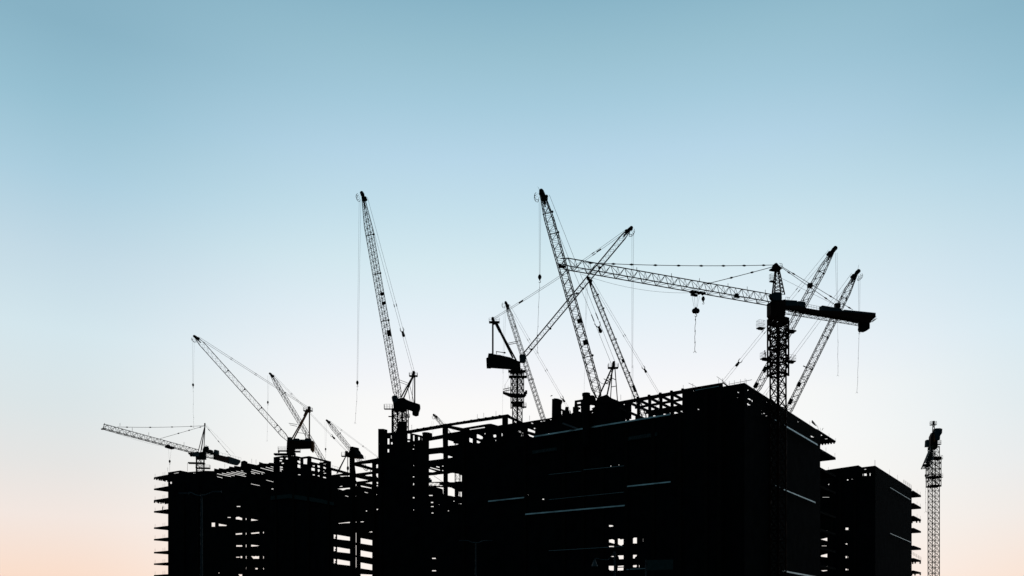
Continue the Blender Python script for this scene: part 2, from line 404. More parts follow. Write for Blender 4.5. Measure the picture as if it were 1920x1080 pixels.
# column heads above the roof line
MB().poly(FACE, [(709, 806), (709, 804), (719, 804), (719, 810), (717.5, 812), (710, 812)], 1.4, off=-.3).build('column_head', 'concrete', main)
MB().poly(FACE, [(791.5, 813), (791.5, 811), (796, 810), (803, 810.5), (803.5, 818), (793, 819)], 1.4, off=-.3).build('column_head', 'concrete', main)
MB().poly(FACE, [(1035, 780), (1035, 749.5), (1036.5, 747.8), (1040, 746.6), (1047, 747.4), (1047.2, 751), (1045, 756), (1045, 780)], 1.6, off=-.6).build('column_head', 'concrete', main)
cb = MB(); pA = FACE.at(1099, 738, -1.0)
cb.tube(Vector((pA.x, pA.y, 38)), pA, .75, 12); cb.tube(pA-Vector((0, 0, .5)), pA+Vector((0, 0, .05)), .85, 12)
cb.build('column_head', 'concrete', main)
# open roof frame between crane and corner: real beams running back
rf_top = LV[0]
def beam(a, b, w, hh, mname='primed_steel', nm='roof_beam'):
    MB().bar(a, b, w, hh).build(nm, mname, main)
cols = [1146, 1176, 1196, 1217, 1238, 1259, 1281]
tl, tr = FACE.t(1166), FACE.t(1282)
tls = FACE.t(1120)
beam(FACE.xyz(tl+3, rf_top-.28, .2), FACE.xyz(tr, rf_top-.28, .2), .5, .62)
for k, (s0, hh, tt) in enumerate([(5.3, .42, tl+1), (10.2, .62, tl+1), (12.4, .5, tl+1), (16.6, .5, tl+1)]):
    beam(FACE.xyz(FACE.t(1168), rf_top-.3, s0), FACE.xyz(tr-1, rf_top-.3, s0), .4, hh)
for x in cols:
    t = FACE.t(x)
    beam(FACE.xyz(t, rf_top-.33, .5), FACE.xyz(t, rf_top-.33, 24), .34, .45)
    yb = FACE.at(x, 0).y
    MB().bar(FACE.xyz(t, LV[1], .3), FACE.xyz(t, rf_top-.05, .3), .5, .5, side=(FACE.dx, FACE.dy, 0)).build('column', 'primed_steel', main)
    MB().bar(FACE.xyz(t, LV[1], 11.0), FACE.xyz(t, rf_top-.6, 11.0), .4, .4, side=(FACE.dx, FACE.dy, 0)).build('column', 'primed_steel', main)
for x0, x1 in ((1238, 1247), (1262, 1254)):
    a = FACE.xyz(FACE.t(x0), LV[1]+.2, 11.2); b = FACE.xyz(FACE.t(x1), rf_top-.8, 11.2)
    beam(a, b, .25, .25, nm='brace')
# solid roof parts behind the frame
for (x0, x1, y0, y1, o) in ((1120, 1171, 770, 800, 6), (1171, 1182, 757, 785, 9)):
    MB().poly(FACE, quad(x0, y0, x1, y1), .5, off=o).build('plant_wall', 'concrete', main)
# lugs on the long roof beams
for x in [845, 858, 871, 884, 898, 911, 924, 937, 820, 808, 795, 783, 1196, 1217, 1238, 1259, 1280]:
    yy = (795-(x-840)*.164) if x < 960 else HOR-(HOR-729.5)*(1-(1281-x)/(1281+1092))
    MB().box(FACE.at(x, yy+.5, .2), .45, .4, .32, .6).build('lug', 'primed_steel', main)
# flashings that catch the sky
strip(main, FACE, (1001.5, 817.2), (1257, 775.5), 3.0)
strip(main, FACE, (915.5, 938.8), (983, 931.6), 2.4, 'flashing')
strip(main, FACE, (985, 963), (1171.5, 946.5), 2.6, 'flashing')
strip(main, FACE, (1176, 910.8), (1257.5, 902.2), 2.5, 'flashing')
strip(main, FACE, (1094, 880.5), (1170, 873), .8, 'dull_flashing'); strip(main, FACE, (1029, 889.5), (1090, 883), .6, 'dull_flashing')
strip(main, FACE, (1029, 936.5), (1170, 922.3), .6, 'dull_flashing')
strip(main, FACE, (1029, 1032.3), (1169, 1024), .7, 'dull_flashing')
strip(main, FACE, (1175, 1067), (1179, 1066.8), 2, 'dull_flashing'); strip(main, FACE, (1181, 1066.6), (1210, 1065), 1.6, 'dull_flashing')
strip(main, FACE, (1304, 731.4), (1348, 723.6), .9, 'flashing')
strip(main, SIDE, (1471, 796.2), (1532, 832.2), 3.8, 'dimmed_flashing'); strip(main, SIDE, (1453, 786.5), (1460, 790.5), 2.4, 'dimmed_flashing')
strip(main, SIDE, (1469, 916.5), (1528.5, 941), 2.6, 'dimmed_flashing'); strip(main, SIDE, (1452, 909), (1462, 913), 1.2, 'dimmed_flashing')
strip(main, SIDE, (1467, 1069), (1530, 1080.5), 3.0, 'dimmed_flashing')
a = FACE.at(1053, 793.2, .2)
MB().bar(FACE.at(1055, 793.8, -1.5), FACE.at(1083, 804.2, -.3), .3, .35).build('flashing', 'dull_flashing', main)
# thin poles along the edges
PT = []
for x, y in ((1281, 730), (1299, 727)): PT.append(FACE.at(x, y))
for x, y in ((1347.5, 718.5), (1354.6, 717.8)): PT.append(FACE.at(x, y, .2))
for x, y in ((1367.5, 723), (1377, 721.5), (1388.5, 719.5)): PT.append(STEP.at(x, y))
for x, y in ((1397, 718), (1399.5, 720), (1438, 744.5), (1518.5, 796), (1538, 809), (1554.5, 819), (1567, 828)): PT.append(SIDE.at(x, y, .2))
posts(main, PT, .85)
z1 = LV[1]
posts(main, [SIDE.xyz(54, z1, .2), SIDE.xyz(tipT, z1, .2), SIDE.xyz(56, LV[2], .2), SIDE.xyz(tipT, LV[2], .2)], 1.2)
for a, b in (((1344, 706), (1362, 719)), ((1291, 718), (1305, 725)), ((1366, 720.5), (1410, 712)), ((1541, 807), (1543.5, 802.5))):
    MB().tube(FACE.at(*a, .3), FACE.at(*b, .3), .04, 4).build('scaffold_pole', 'rope', main)
posts(main, [FACE.at(x, y, .2) for x, y in ((772, 805), (825, 797), (930, 780), (895, 785.5), (907, 783), (993, 788.5), (1164, 750))], 1.1)
# banners on the front
for (x0, y0, x1, y1, hp_) in ((1172, 820, 1232, 810.5, 7.2), (998, 845, 1044, 838.5, 6.2)):
    pl = FACE
    b_ = MB().poly(pl, [(x0, y0), (x1, y1), (x1, y1+hp_), (x0, y0+hp_)], .05, off=-.25).build('banner', 'netting', main)
    for k in range(6):
        m = MB(); f0 = .14+k*.14; f1 = f0+.085
        for (u0, u1, v0, v1) in ((0, 1, .2, .3), (0, 1, .72, .82), (0, .25, .3, .72), (.75, 1, .3, .72), (.25, .75, .46, .54) if k % 2 else (.4, .6, .3, .72)):
            fa = f0+(f1-f0)*u0; fb = f0+(f1-f0)*u1
            ya = y0+(y1-y0)*fa; yb = y0+(y1-y0)*fb
            xa = x0+(x1-x0)*fa; xb = x0+(x1-x0)*fb
            m.poly(pl, [(xa, ya+hp_*v0), (xb, yb+hp_*v0), (xb, yb+hp_*v1), (xa, ya+hp_*v1)], .03, off=-.29)
        m.build('character', 'glyph', b_)

# ---------------------------------------------------------------- left block
left = thing('building_under_construction', 'leftmost unfinished block with a row of thin floor slabs jutting from its left edge', 'building', (FACE.xyz(190, 0)), 'unfinished building blocks')
H = []
for (x0, y0, x1, y1) in ((406, 888, 433, 893.8), (415, 887, 440, 892.3), (424, 885.7, 461, 893.6), (432.5, 884.5, 459, 890.3), (442, 883.3, 462, 888.2), (451, 882.3, 456, 883.7),
    (471, 880.3, 496, 886.8), (469.3, 883.7, 487, 888.2), (489, 888, 493, 889), (470, 886.8, 478, 888.8), (487.4, 877.2, 512.5, 883.6), (497.3, 875.6, 512.5, 879.9), (506.7, 874.4, 512.5, 876),
    (498.3, 900, 512.5, 903.7), (406, 893.5, 417, 896.3), (469.5, 907, 487, 910.8)):
    th = .55 if y0 < 899 else .45
    H.append([(x0, y0-th), (x1, y1-th), (x1, y1+th*.7), (x0, y0+th*.7)])
q(524, 858.4, 530.5, 860.4); q(523.5, 862.8, 528.5, 865); q(527, 867.7, 532, 869.6); h((524, 874.4), (530, 875.2), (530, 877), (524, 876.4)); h((524, 878.4), (530, 879.3), (530, 881), (524, 880)); q(524, 882, 528, 883.5)
h((535, 858.5), (538, 857.8), (540.5, 859.5), (540.5, 861.5), (535, 861)); q(539.5, 868, 540.6, 870.5); q(539.5, 872, 540.6, 875); q(549, 869.5, 550.1, 871.5); q(549, 873.5, 550.1, 875); q(554, 861.2, 555, 863.3); q(554, 864.2, 555, 866)
h((556.4, 860.9), (563, 859.7), (563, 869), (559.8, 868.7), (557, 866)); h((557, 870.8), (563, 871.7), (563, 877.7), (557, 876.3)); h((568, 860.2), (576, 859.2), (575.5, 870.4), (568, 869.6))
h((583, 859.2), (607, 865.3), (607, 866.8), (598.5, 866.8), (598.3, 869), (583, 865.5)); h((584.8, 872.7), (590, 872.2), (590, 874.6), (585.8, 874)); h((583, 876.9), (590, 878), (590, 883), (583, 881.8)); h((594, 872.2), (599.4, 873.2), (599.4, 877), (594.7, 875.8))
h((594.7, 879.6), (599.4, 880.5), (599, 883.5), (597.5, 884.8), (595.5, 884.4)); h((605.5, 869.6), (611, 869.1), (611, 871.7)); h((605.6, 874.3), (611, 877), (610.5, 879.3), (605.6, 877.8)); q(605.6, 882.4, 607.7, 883.9); q(606, 886.7, 611, 887.9); h((585.3, 889.2), (590, 889.6), (590, 891.4), (585.6, 890.9)); h((595, 891), (599, 891.7), (599, 893.5), (595, 892.4)); h((605, 893.6), (611, 895), (611, 896.8), (605, 895.5)); h((557.7, 889.2), (561.5, 889.4), (562.6, 887), (563.2, 890.7), (559, 890.7)); q(508.2, 916, 512.5, 917.4)
q(318.4, 903.3, 322, 907); h((325, 887.3), (334.8, 885.5), (334.8, 886.7), (325, 888)); q(362, 886.3, 364, 887.8); q(365, 886.3, 366.3, 887.8); q(329, 896, 329.7, 899.5)
q(396, 980, 403, 987.4); h((409.3, 981.8), (425, 984.7), (424, 986.2), (409.3, 986.2)); q(425.8, 969.5, 432.5, 970.8); h((441.3, 969.7), (447, 968.8), (453.8, 971.5), (453.8, 975), (441.3, 973.3)); h((459.7, 972), (462, 970.8), (462, 976), (459.7, 974)); h((470, 972.7), (484, 975.3), (470, 976.8)); q(443, 948.8, 450.5, 950.3)
h((441, 1000.3), (453.8, 999.3), (453.8, 1001.8), (441, 1002.7)); q(460, 999, 462, 1002.3); h((470, 999), (486, 997.5), (486, 1000), (470, 1001.2)); q(492.3, 997, 494.6, 1000); q(442, 1022.3, 454, 1024.8); q(460, 1021, 462, 1025.8); h((470, 1021.3), (486, 1023), (482, 1024), (470, 1024.9)); q(442, 1044, 449, 1045.4); q(450, 1042.8, 454, 1046.3); q(460, 1042.5, 462, 1047.3)
h((470, 1042.4), (476, 1043.4), (478, 1042.5), (482, 1043.2), (485.7, 1042.3), (485.7, 1047.5), (474, 1047.5)); q(492.5, 1043, 494.5, 1047); q(460.3, 1063, 461.6, 1067.5); q(478, 1065, 483, 1067.5); h((492.5, 1064.5), (494.5, 1065), (494.5, 1069), (493, 1068)); h((446, 1076.8), (454, 1077), (454, 1080.6), (449, 1080.6)); q(409, 1073.5, 411, 1075)
H = [x for x in H if x]
left_holes = H
roof = [(315, 1180), (315, 885.5), (338, 882), (352.5, 885), (386, 882.5), (401, 883), (401.7, 878)]
x = 401.7
saw = [(401.7, 878.2), (409.6, 880), (410.8, 877.4), (422, 879.2), (429, 877.6), (430, 874.4), (438.6, 875.8), (439.4, 873), (450, 875), (456, 870), (465, 868.5), (481.7, 871.8), (485.4, 870.5), (486, 866), (494, 868.7), (503, 869.2), (504.6, 867.4), (513, 868)]
roof = roof[:-1]+saw+[(513, 857.2), (530.6, 854.5), (555.6, 854.8), (565, 857), (579.6, 855), (619.7, 865), (619.7, 1180)]
MB().poly(FACE, roof, .2, left_holes).build('outer_wall', 'concrete', left)
lboxes = [bbox(x) for x in left_holes]
tipL = FACE.t(288.5)
lvl = [(896.2, .5), (917.5, .5), (939, .55), (959.8, .5), (990.3, .5), (1012, .5), (1036.3, .5), (1057.8, .5), (1079.5, .5)]
for k, (py, th) in enumerate(lvl):
    tp = FACE.at(288.5, py)
    z = tp.z
    a = FACE.xyz(tipL, z-th/2); b = FACE.xyz(FACE.t(318), z-th/2)
    m = MB().slab([[a, b, b+V*12, a+V*12]], (0, 0, th))
    if k in (0, 2):
        for j in range(8): m.box(a+V*(.3+j*.75+random.uniform(-.2, .2))-Vector((0, 0, .12)), .4, .35, random.uniform(.2, .6), .9)
    m.build('floor_slab', 'concrete', left)
    pp = [FACE.xyz(tipL-.4, z+th/2, .2)]
    pp += [FACE.xyz(FACE.t(304.5), z+th/2, .2), FACE.xyz(FACE.t(308), z+th/2, .2)]
    posts(left, pp, 1.15, .03)
floors(left, FACE, V, 100+FACE.t(619)*0+FACE.t(619)-99.5+0 if False else FACE.t(618), FACE.t(322), [LV[1]-1, LV[2], LV[3], LV[4], LV[5], LV[6], LV[7], LV[8], LV[9]], lboxes, 34)
columns(left, FACE, [318, 345, 372, 400, 436, 466, 500, 518, 551, 579, 617], lambda x: 905 if x < 500 else 905, boxes=lboxes)
for x in (579.5,): pass
posts(left, [FACE.at(x, y, .2) for x, y in ((314.5, 884), (472, 868.5), (480, 870), (421.5, 877.5))], 1.3)
# banner wrapped round the stair tower
for pl, pts in ((FACE, [(507.5, 930), (541, 926.5), (541, 934), (507.5, 937.5)]), (FACE, [(541, 926.5), (556, 928), (596, 934.5), (626, 942), (626, 948), (596, 942), (556, 936), (541, 934)])):
    MB().poly(pl, pts, .05, off=-.3).build('banner', 'netting', left)

# ---------------------------------------------------------------- steel link
link = thing('steel_frame', 'see-through steel and concrete frame with a tall capped column joining the left and largest blocks', 'building', (FACE.xyz(115, 0)))
H = []
h((620.5, 882), (643, 887.5), (620.5, 890.8)); h((636, 892.2), (648, 892), (656.7, 890.8), (656.7, 893.5), (648, 892.8), (640, 894)); h((631.7, 916.3), (656.7, 914), (656.7, 916.7), (650, 917), (642.5, 919.4), (637, 917.5)); h((635, 912.2), (640, 910.6), (642.5, 912), (636, 912.8)); h((633.5, 981), (645, 979.5), (656.7, 978.3), (656.7, 980.4), (645, 980.8), (634, 982)); h((646, 928.8), (653, 930.6), (653, 931.6), (646, 929.6))
h((664.2, 873.4), (697.5, 881.8), (697.5, 884), (666, 888)); h((676, 870), (697.5, 868.3), (697.5, 876.7)); h((683, 891), (697.5, 888.6), (697.5, 894), (694, 892.5), (690, 892.8)); h((666, 895), (690, 900.6), (668, 903), (666, 900))
h((684, 905.8), (697.5, 903), (697.5, 908), (692, 906.5)); q(666, 907.5, 668, 911); h((675, 910), (697, 914.8), (696, 915.8), (676, 912.3)); h((682.5, 922), (689.7, 923.8), (689.7, 924.8), (682.5, 923)); q(666.2, 978, 668, 980); h((675, 977.8), (682.5, 977.3), (681, 979), (675, 979)); q(705, 954, 708.6, 956); h((690, 997.5), (698, 995.8), (698, 998.2)); q(666, 929.8, 667.5, 931.2)
h((704.4, 871), (708.6, 870.3), (708.6, 877.2), (704.4, 877.5)); h((704.4, 888), (708.6, 887.6), (708.6, 896.6), (706.5, 895), (704.4, 892)); h((704.6, 904), (708.6, 903.5), (708.6, 907.5), (706, 907)); q(705, 909.5, 708.4, 911.5); q(704.6, 926.5, 706.6, 927.8); q(685, 957, 688, 959)
for (a, b) in ((1001.8, 1010.3), (1024.8, 1034), (1047.5, 1057)):
    h((624.7, a), (629.6, a+1.5), (629.6, a+3.5), (627.5, a+6), (629.6, a+7.5), (624.7, b))
    h((631, a+.8), (656.7, a+5.2), (656.7, b+3.5), (631, b+.6)); h((675, a+7), (698, a+11.2), (698, b+12.2), (675, b+8.5)); h((666, a-3), (668, a-2.5), (668, b+8), (666, b+6.5))
    q(658.5, a-3, 659, a-2) if False else None
h((675, 1076.5), (698, 1077.5), (698, 1081), (675, 1081)); q(624.5, 1000, 655, 1000.3) if False else None
H = [x for x in H if x]
link_holes = H
lk = [(620.2, 1180), (620.2, 876.6), (657, 886.8), (657, 852), (664, 852), (664, 866.8), (708.8, 858.8), (708.8, 1180)]
MB().poly(FACE, lk, .25, H, off=.1).build('frame_grid', 'primed_steel', link)
kb = [bbox(x) for x in H]
floors(link, FACE, V, FACE.t(707), FACE.t(622), [LV[2], LV[3], LV[4], LV[5], LV[6], LV[7], LV[8]], kb, 24, 4)
pc = FACE.at(660.3, 838, -.9)
MB().bar(Vector((pc.x, pc.y, 0)), pc, .9, .8, side=U).build('column', 'concrete', link)
MB().bar(FACE.at(701, 1178, -.2), FACE.at(701, 864, -.2), .75, .5, side=U).build('column', 'primed_steel', link)
MB().poly(FACE, [(656.7, 839), (657.2, 837.5), (662, 837.5), (662.8, 842.5), (663.7, 843), (665.3, 845.5), (666.7, 848.3), (670.5, 851.7), (672, 858.3), (664, 858.5), (648.3, 856.7), (647.5, 854), (653.3, 848.3), (655.8, 844)], 2.0, off=-1.6).build('column_formwork', 'concrete', link)
posts(link, [FACE.at(684.5, 862.5, .2)], 1.0)
m = MB()
for k in range(4): m.tube(FACE.at(623+k*5, 873+k*1.6, .4), FACE.at(623+k*5, 878+k*1.3, .4), .03, 4)
m.tube(FACE.at(623, 873, .4), FACE.at(640, 878, .4), .03, 4); m.build('railing', 'rope', link)

# ---------------------------------------------------------------- right block
rb = thing('building_under_construction', 'smaller unfinished block with jutting slabs standing behind the largest one, far right', 'building', (105, 236, 0), 'unfinished building blocks')
H = []
q(1539, 994.5, 1551, 997.5); h((1538, 1011), (1551, 1007.8), (1551, 1014.3), (1546, 1013)); h((1538.5, 1041), (1551, 1038), (1551, 1045), (1538.5, 1043.5)); h((1538, 1061.5), (1551, 1061), (1551, 1070), (1543, 1071.5), (1538, 1069)); q(1544.5, 921.2, 1550, 922.4); q(1541.5, 931.8, 1554.5, 932.6); h((1552, 907.5), (1555.5, 906.5), (1553.5, 910)); q(1540, 1023, 1550, 1023.8)
q(1587.6, 898.4, 1590.5, 900.8); q(1619.7, 887.6, 1625, 892); q(1630, 887, 1632, 892); q(1617, 888, 1618.3, 892); q(1596.5, 897.5, 1598, 899); h((1619.5, 879.3), (1624, 878.8), (1624, 880.2), (1621, 880.5)); q(1584.7, 989.2, 1590.6, 993.5); h((1585, 1018.5), (1589, 1019.4), (1588.5, 1021), (1585, 1020.7)); q(1584.8, 1042.6, 1588, 1046.3); q(1588.8, 1043, 1590, 1046.3); q(1584.6, 1066.3, 1588, 1069); q(1588.5, 1067, 1590.4, 1069)
rh = H
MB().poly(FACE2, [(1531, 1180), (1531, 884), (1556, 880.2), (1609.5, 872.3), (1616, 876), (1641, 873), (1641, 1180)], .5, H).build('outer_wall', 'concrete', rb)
sh2 = [[(1641.7, 888.5), (1644.4, 890), (1644, 891.5), (1641.7, 891.3)], quad(1652.7, 886, 1654, 889.4), [(1698.6, 923), (1701, 925), (1700.8, 926.8), (1698.8, 926)]]
MB().poly(SIDE2, [(1641, 1180), (1641, 873), (1709.5, 916.6), (1709.5, 1180)], .5, sh2).build('flank_wall', 'concrete', rb)
tip2 = SIDE2.t(1727)
zs = [SIDE2.at(1727, y).z for y in (930.5, 952.5, 975.5, 997.5, 1029.5, 1052, 1074.5, 1096, 1118)]
for i, z in enumerate(zs):
    a = SIDE2.xyz(tip2-13, z-.3); b = SIDE2.xyz(tip2, z-.3)
    l = [a, b, b+U*24, a+U*24]
    holes = []
    if i == 0: holes = [[hp(1710.5, 922.6, z-.3), hp(1715, 925, z-.3), hp(1711.5, 925.3, z-.3)], [hp(1714, 927.6, z-.3), hp(1718, 927, z-.3), hp(1720.5, 928.5, z-.3), hp(1716, 928.9, z-.3)]]
    m = MB().slab([l]+holes, (0, 0, .6))
    if i in (2, 5, 6):
        for j in range(6): m.box(b+U*(.5+j*1.2+random.uniform(-.3, .3))-Vector((0, 0, .25)), .5, .4, random.uniform(.4, .9), .9)
    m.build('floor_slab', 'concrete', rb)
    posts(rb, [SIDE2.xyz(tip2-6, z+.3, .2), SIDE2.xyz(tip2, z+.3, .2)] if i < 3 else [], 1.3)
floors(rb, FACE2, V, 3, 34, zs[1:], [bbox(x) for x in rh+sh2], 55)
columns(rb, FACE2, [1560, 1575, 1603, 1628], 895, boxes=[bbox(x) for x in rh])
0 and columns(rb, SIDE2, [1655, 1672, 1690, 1707], lambda x: 890+(x-1641)*.64)
strip(rb, SIDE2, (1669, 913.5), (1707.5, 936.8), 1.2, 'dimmed_flashing'); strip(rb, SIDE2, (1669, 999.5), (1707.5, 1016), 1.2, 'dimmed_flashing')
posts(rb, [SIDE2.at(x, y, .2) for x, y in ((1641, 873), (1668, 890), (1683, 899.5), (1640, 873))], 1.6)
for zz, x0, x1, y0, y1 in ((zs[0], 1694, 1709, 906, 916), (zs[5], 1709, 1727, 1040, 1051)):
    m = MB()
    for k in range(5):
        f = k/4; m.tube(SIDE2.at(x0+(x1-x0)*f, y0+(y1-y0)*f, .3), SIDE2.at(x0+(x1-x0)*f, y0+(y1-y0)*f-6.5, .3), .035, 4)
    for dy in (-6.3, -4, -2): m.tube(SIDE2.at(x0, y0+dy, .3), SIDE2.at(x1, y1+dy, .3), .03, 4)
    m.build('railing', 'rope', rb)

ALLBOX += boxes+lboxes+kb+[bbox(x) for x in rh+sh2]
for fn, a_, k_ in DEFER: fn(*a_, **k_)

# ================================================================== CRANES
def lattice(m, a, b, w, hh, n, roll=0.0, t0=.06, t1=.08, s0=.45, s1=.5, rc=.07, rb=.035, up=None, tri=False, rungs=True):
    a = Vector(a); b = Vector(b); d = (b-a).normalized()
    up = Vector((0, 0, 1)) if up is None else Vector(up)
    e = d.cross(up).normalized(); f = e.cross(d).normalized()
    cr, sr = math.cos(roll), math.sin(roll)
    e, f = e*cr+f*sr, f*cr-e*sr
    cs = [(-.5, -.5), (.5, -.5), (0, .5)] if tri else [(-.5, -.5), (.5, -.5), (.5, .5), (-.5, .5)]
    def sc(x):
        if x < t0: return s0+(1-s0)*x/t0
        if x > 1-t1: return s1+(1-s1)*(1-x)/t1
        return 1.0
    rings = []
    for k in range(n+1):
        x = k/n; c = a.lerp(b, x); s = sc(x)
        rings.append([c+e*(p[0]*w*s)+f*(p[1]*hh*s) for p in cs])
    nc = len(cs)
    # chords in straight runs
    brk = sorted(set([0, max(1, round(t0*n)) if t0 > 0 else 0, n-(max(1, round(t1*n)) if t1 > 0 else 0), n]))
    for c in range(nc):
        for i0, i1 in zip(brk[:-1], brk[1:]): m.tube(rings[i0][c], rings[i1][c], rc, 5)
    for k in range(n):
        for c in range(nc):
            c2 = (c+1) % nc
            if (k+c) % 2: m.tube(rings[k][c], rings[k+1][c2], rb, 4)
            else: m.tube(rings[k][c2], rings[k+1][c], rb, 4)
            if rungs and k % 2 == 0 and k > 0: m.tube(rings[k][c], rings[k][c2], rb*.8, 4)
    return rings
def mast(m, c, z0, z1, w, rot=.5, pan=None, rc=.13, rb=.055, x=True):
    """square lattice mast standing at c"""
    pan = pan or w
    n = max(2, round((z1-z0)/pan)); st = (z1-z0)/n
    cr = [Vector((c.x+w/2*math.sqrt(2)*math.cos(rot+math.pi/4+k*math.pi/2), c.y+w/2*math.sqrt(2)*math.sin(rot+math.pi/4+k*math.pi/2), 0)) for k in range(4)]
    Zv = lambda p, z: Vector((p.x, p.y, z))
    for k in range(4):
        m.tube(Zv(cr[k], z0), Zv(cr[k], z1), rc, 4)
    for i in range(n):
        for k in range(4):
            p, q_ = cr[k], cr[(k+1) % 4]; za, zb = z0+i*st, z0+(i+1)*st
            m.tube(Zv(p, zb), Zv(q_, zb), rb, 4)
            m.tube(Zv(p, za), Zv(q_, zb), rb, 4)
            if x: m.tube(Zv(q_, za), Zv(p, zb), rb, 4)
def platform(parent, c, x, y, rot=0.0, rail=1.1, th=.18, flare=0.0, name='platform', material='crane_steel', n=3):
    """walkway with a railing (the railing its own part)"""
    y *= .6
    m = MB(); m.box(c, x, y, th, rot)
    if flare: m.box(c-Vector((0, 0, flare*.4)), x*.7, y*.5, flare*.6, rot)
    o = m.build(name, material, parent)
    if rail:
        r_ = MB(); ca, sa = math.cos(rot), math.sin(rot)
        cs = [(-x/2, -y/2), (x/2, -y/2), (x/2, y/2), (-x/2, y/2)]
        W = [Vector(c)+Vector((p*ca-q_*sa, p*sa+q_*ca, 0)) for p, q_ in cs]
        for k in range(4):
            a, b = W[k], W[(k+1) % 4]
            for j in range(n):
                p = a.lerp(b, j/n); r_.tube(p, p+Vector((0, 0, rail)), .025, 4)
            for zz in (rail, rail*.5): r_.tube(a+Vector((0, 0, zz)), b+Vector((0, 0, zz)), .022, 4)
        r_.build('railing', 'rope', o)
    return o
def hook(parent, top, s=1.0, ropes=(), name='hook_block', swivel=True):
    """pulley block hanging from its ropes, with the hook under it"""
    m = MB(); t = Vector(top)
    prof = [(0.02, .18), (-.15, .3), (-.45, .42), (-.75, .4), (-1.1, .2), (-1.3, .1)]
    for (za, ra), (zb, rb_) in zip(prof[:-1], prof[1:]):
        m.tube(t+Vector((0, 0, za*s)), t+Vector((0, 0, zb*s)), ra*s, 10, rb_*s)
    o = m.build(name, 'crane_steel', parent)
    if swivel:
        m = MB(); pts = []
        for k in range(9):
            g = R(100)-R(33)*k
            pts.append(t+Vector((math.cos(g)*.22*s, 0, (-1.62+math.sin(g)*.24)*s)))
        for a, b in zip(pts[:-1], pts[1:]): m.tube(a, b, .065*s, 5)
        m.tube(t+Vector((0, 0, -1.25*s)), pts[0], .07*s, 5)
        m.build('hook', 'crane_steel', o)
    return o
def chain(parent, a, b, r=.03, w=.12, name='lifting_chain', forks=True):
    m = MB(); a = Vector(a); b = Vector(b); n = 12; prev = a
    for k in range(1, n+1):
        f = k/n; p = a.lerp(b, f)+Vector((random.uniform(-w, w)*(1-abs(f-.5)), 0, 0)); m.tube(prev, p, r, 4)
        if k % 4 == 1: m.ball(p, r*2.2, r*5, 5)
        prev = p
    if forks:
        for s in (-1, 1): m.tube(prev, prev+Vector((.28*s, 0, -.35)), r, 4)
    m.build(name, 'rope', parent)
def rope(parent, pts, r=.03, name='hoist_rope', sag=0.0, n=10):
    m = MB()
    for a, b in zip(pts[:-1], pts[1:]):
        a = Vector(a); b = Vector(b)
        if sag:
            pr = a
            for k in range(1, n+1):
                f = k/n; p = a.lerp(b, f)-Vector((0, 0, sag*4*f*(1-f))); m.tube(pr, p, r, 4); pr = p
        else: m.tube(a, b, r, 4)
    return m.build(name, 'rope', parent)
def pendant(parent, a, b, r=.035, gap=.5, knots=(.35, .7), ks=.16, spreader=None, sag=.0):
    """a pair of stay ropes side by side with their couplings"""
    a = Vector(a); b = Vector(b); d = (b-a).normalized(); e = d.cross(Vector((0, 1, 0))).normalized()
    for s in (-1, 1):
        m = MB()
        ga = e*s*gap/2; gb = e*s*gap*.35; pr = a+ga
        for k in range(1, 13):
            f = k/12; p = (a+ga).lerp(b+gb, f)-Vector((0, 0, sag*4*f*(1-f))); m.tube(pr, p, r, 4); pr = p
        for f in knots:
            p = (a+ga).lerp(b+gb, f)-Vector((0, 0, sag*4*f*(1-f))); m.tube(p-d*ks*4, p+d*ks*2, ks*.8, 5)
        m.build('pendant_rope', 'rope', parent)
    if spreader is not None:
        p = a.lerp(b, spreader)-Vector((0, 0, sag*4*spreader*(1-spreader)))
        m = MB(); m.tube(p-d*.7, p+d*.25, .16, 6, .4); m.ball(p+d*.45, .42, .42, 7)
        for s in (-1, 1):
            m.tube(p-d*.2, p-d*1.0+e*s*.5, .1, 5); m.tube(p-d*1.0+e*s*.5, p-d*1.6+e*s*gap*.5, .07, 5)
        m.build('pulley_block', 'crane_steel', parent)
def jib_head(parent, a, b, w, side=1, cage=True, material='crane_steel', big=1.0, knob=True):
    """sheave nest at the tip b of a jib running from a, with a maintenance cage on one side"""
    d = (b-a).normalized(); e = d.cross(Vector((0, 1, 0))).normalized()
    if e.x*side < 0: e = -e
    m = MB()
    m.bar(b-d*1.6*big, b+d*.15, w*.5, w*.5, side=Vector((0, 1, 0)))
    for o in (-.35, .35): m.bar(b-d*2.6*big+Vector((0, o*w, 0)), b+Vector((0, o*w*.6, 0)), .12, .3, side=Vector((0, 1, 0)))
    for o in (-.3, .3):
        c = b+d*.1+e*.15+Vector((0, o*w, 0)); m.tube(c-Vector((0, .12, 0)), c+Vector((0, .12, 0)), .42*big, 12)
        c = b-d*1.2*big-e*w*.35+Vector((0, o*w, 0)); m.tube(c-Vector((0, .12, 0)), c+Vector((0, .12, 0)), .32*big, 12)
    h_ = m.build('sheave_head', material, parent)
    if cage:
        m = MB(); c0 = b-d*.9*big+e*w*.5
        for y_ in (-.5, .5):
            Yv = Vector((0, y_, 0)); pts = []
            for k in range(6):
                g = R(-80)+R(32)*k
                pts.append(c0+e*(.25+math.cos(g)*.75)+d*(math.sin(g)*.85+.3)+Yv)
            for p, q_ in zip(pts[:-1], pts[1:]): m.tube(p, q_, .055, 4)
            m.tube(c0+Yv, pts[0], .05, 4); m.tube(c0+Yv+d*.8, pts[3], .03, 4)
        for k in range(4):
            g = R(-80)+R(42)*k; p = c0+e*(.25+math.cos(g)*.75)+d*(math.sin(g)*.85+.3)
            m.tube(p-Vector((0, .5, 0)), p+Vector((0, .5, 0)), .045, 4)
        m.build('maintenance_cage', 'crane_steel', h_)
    return h_
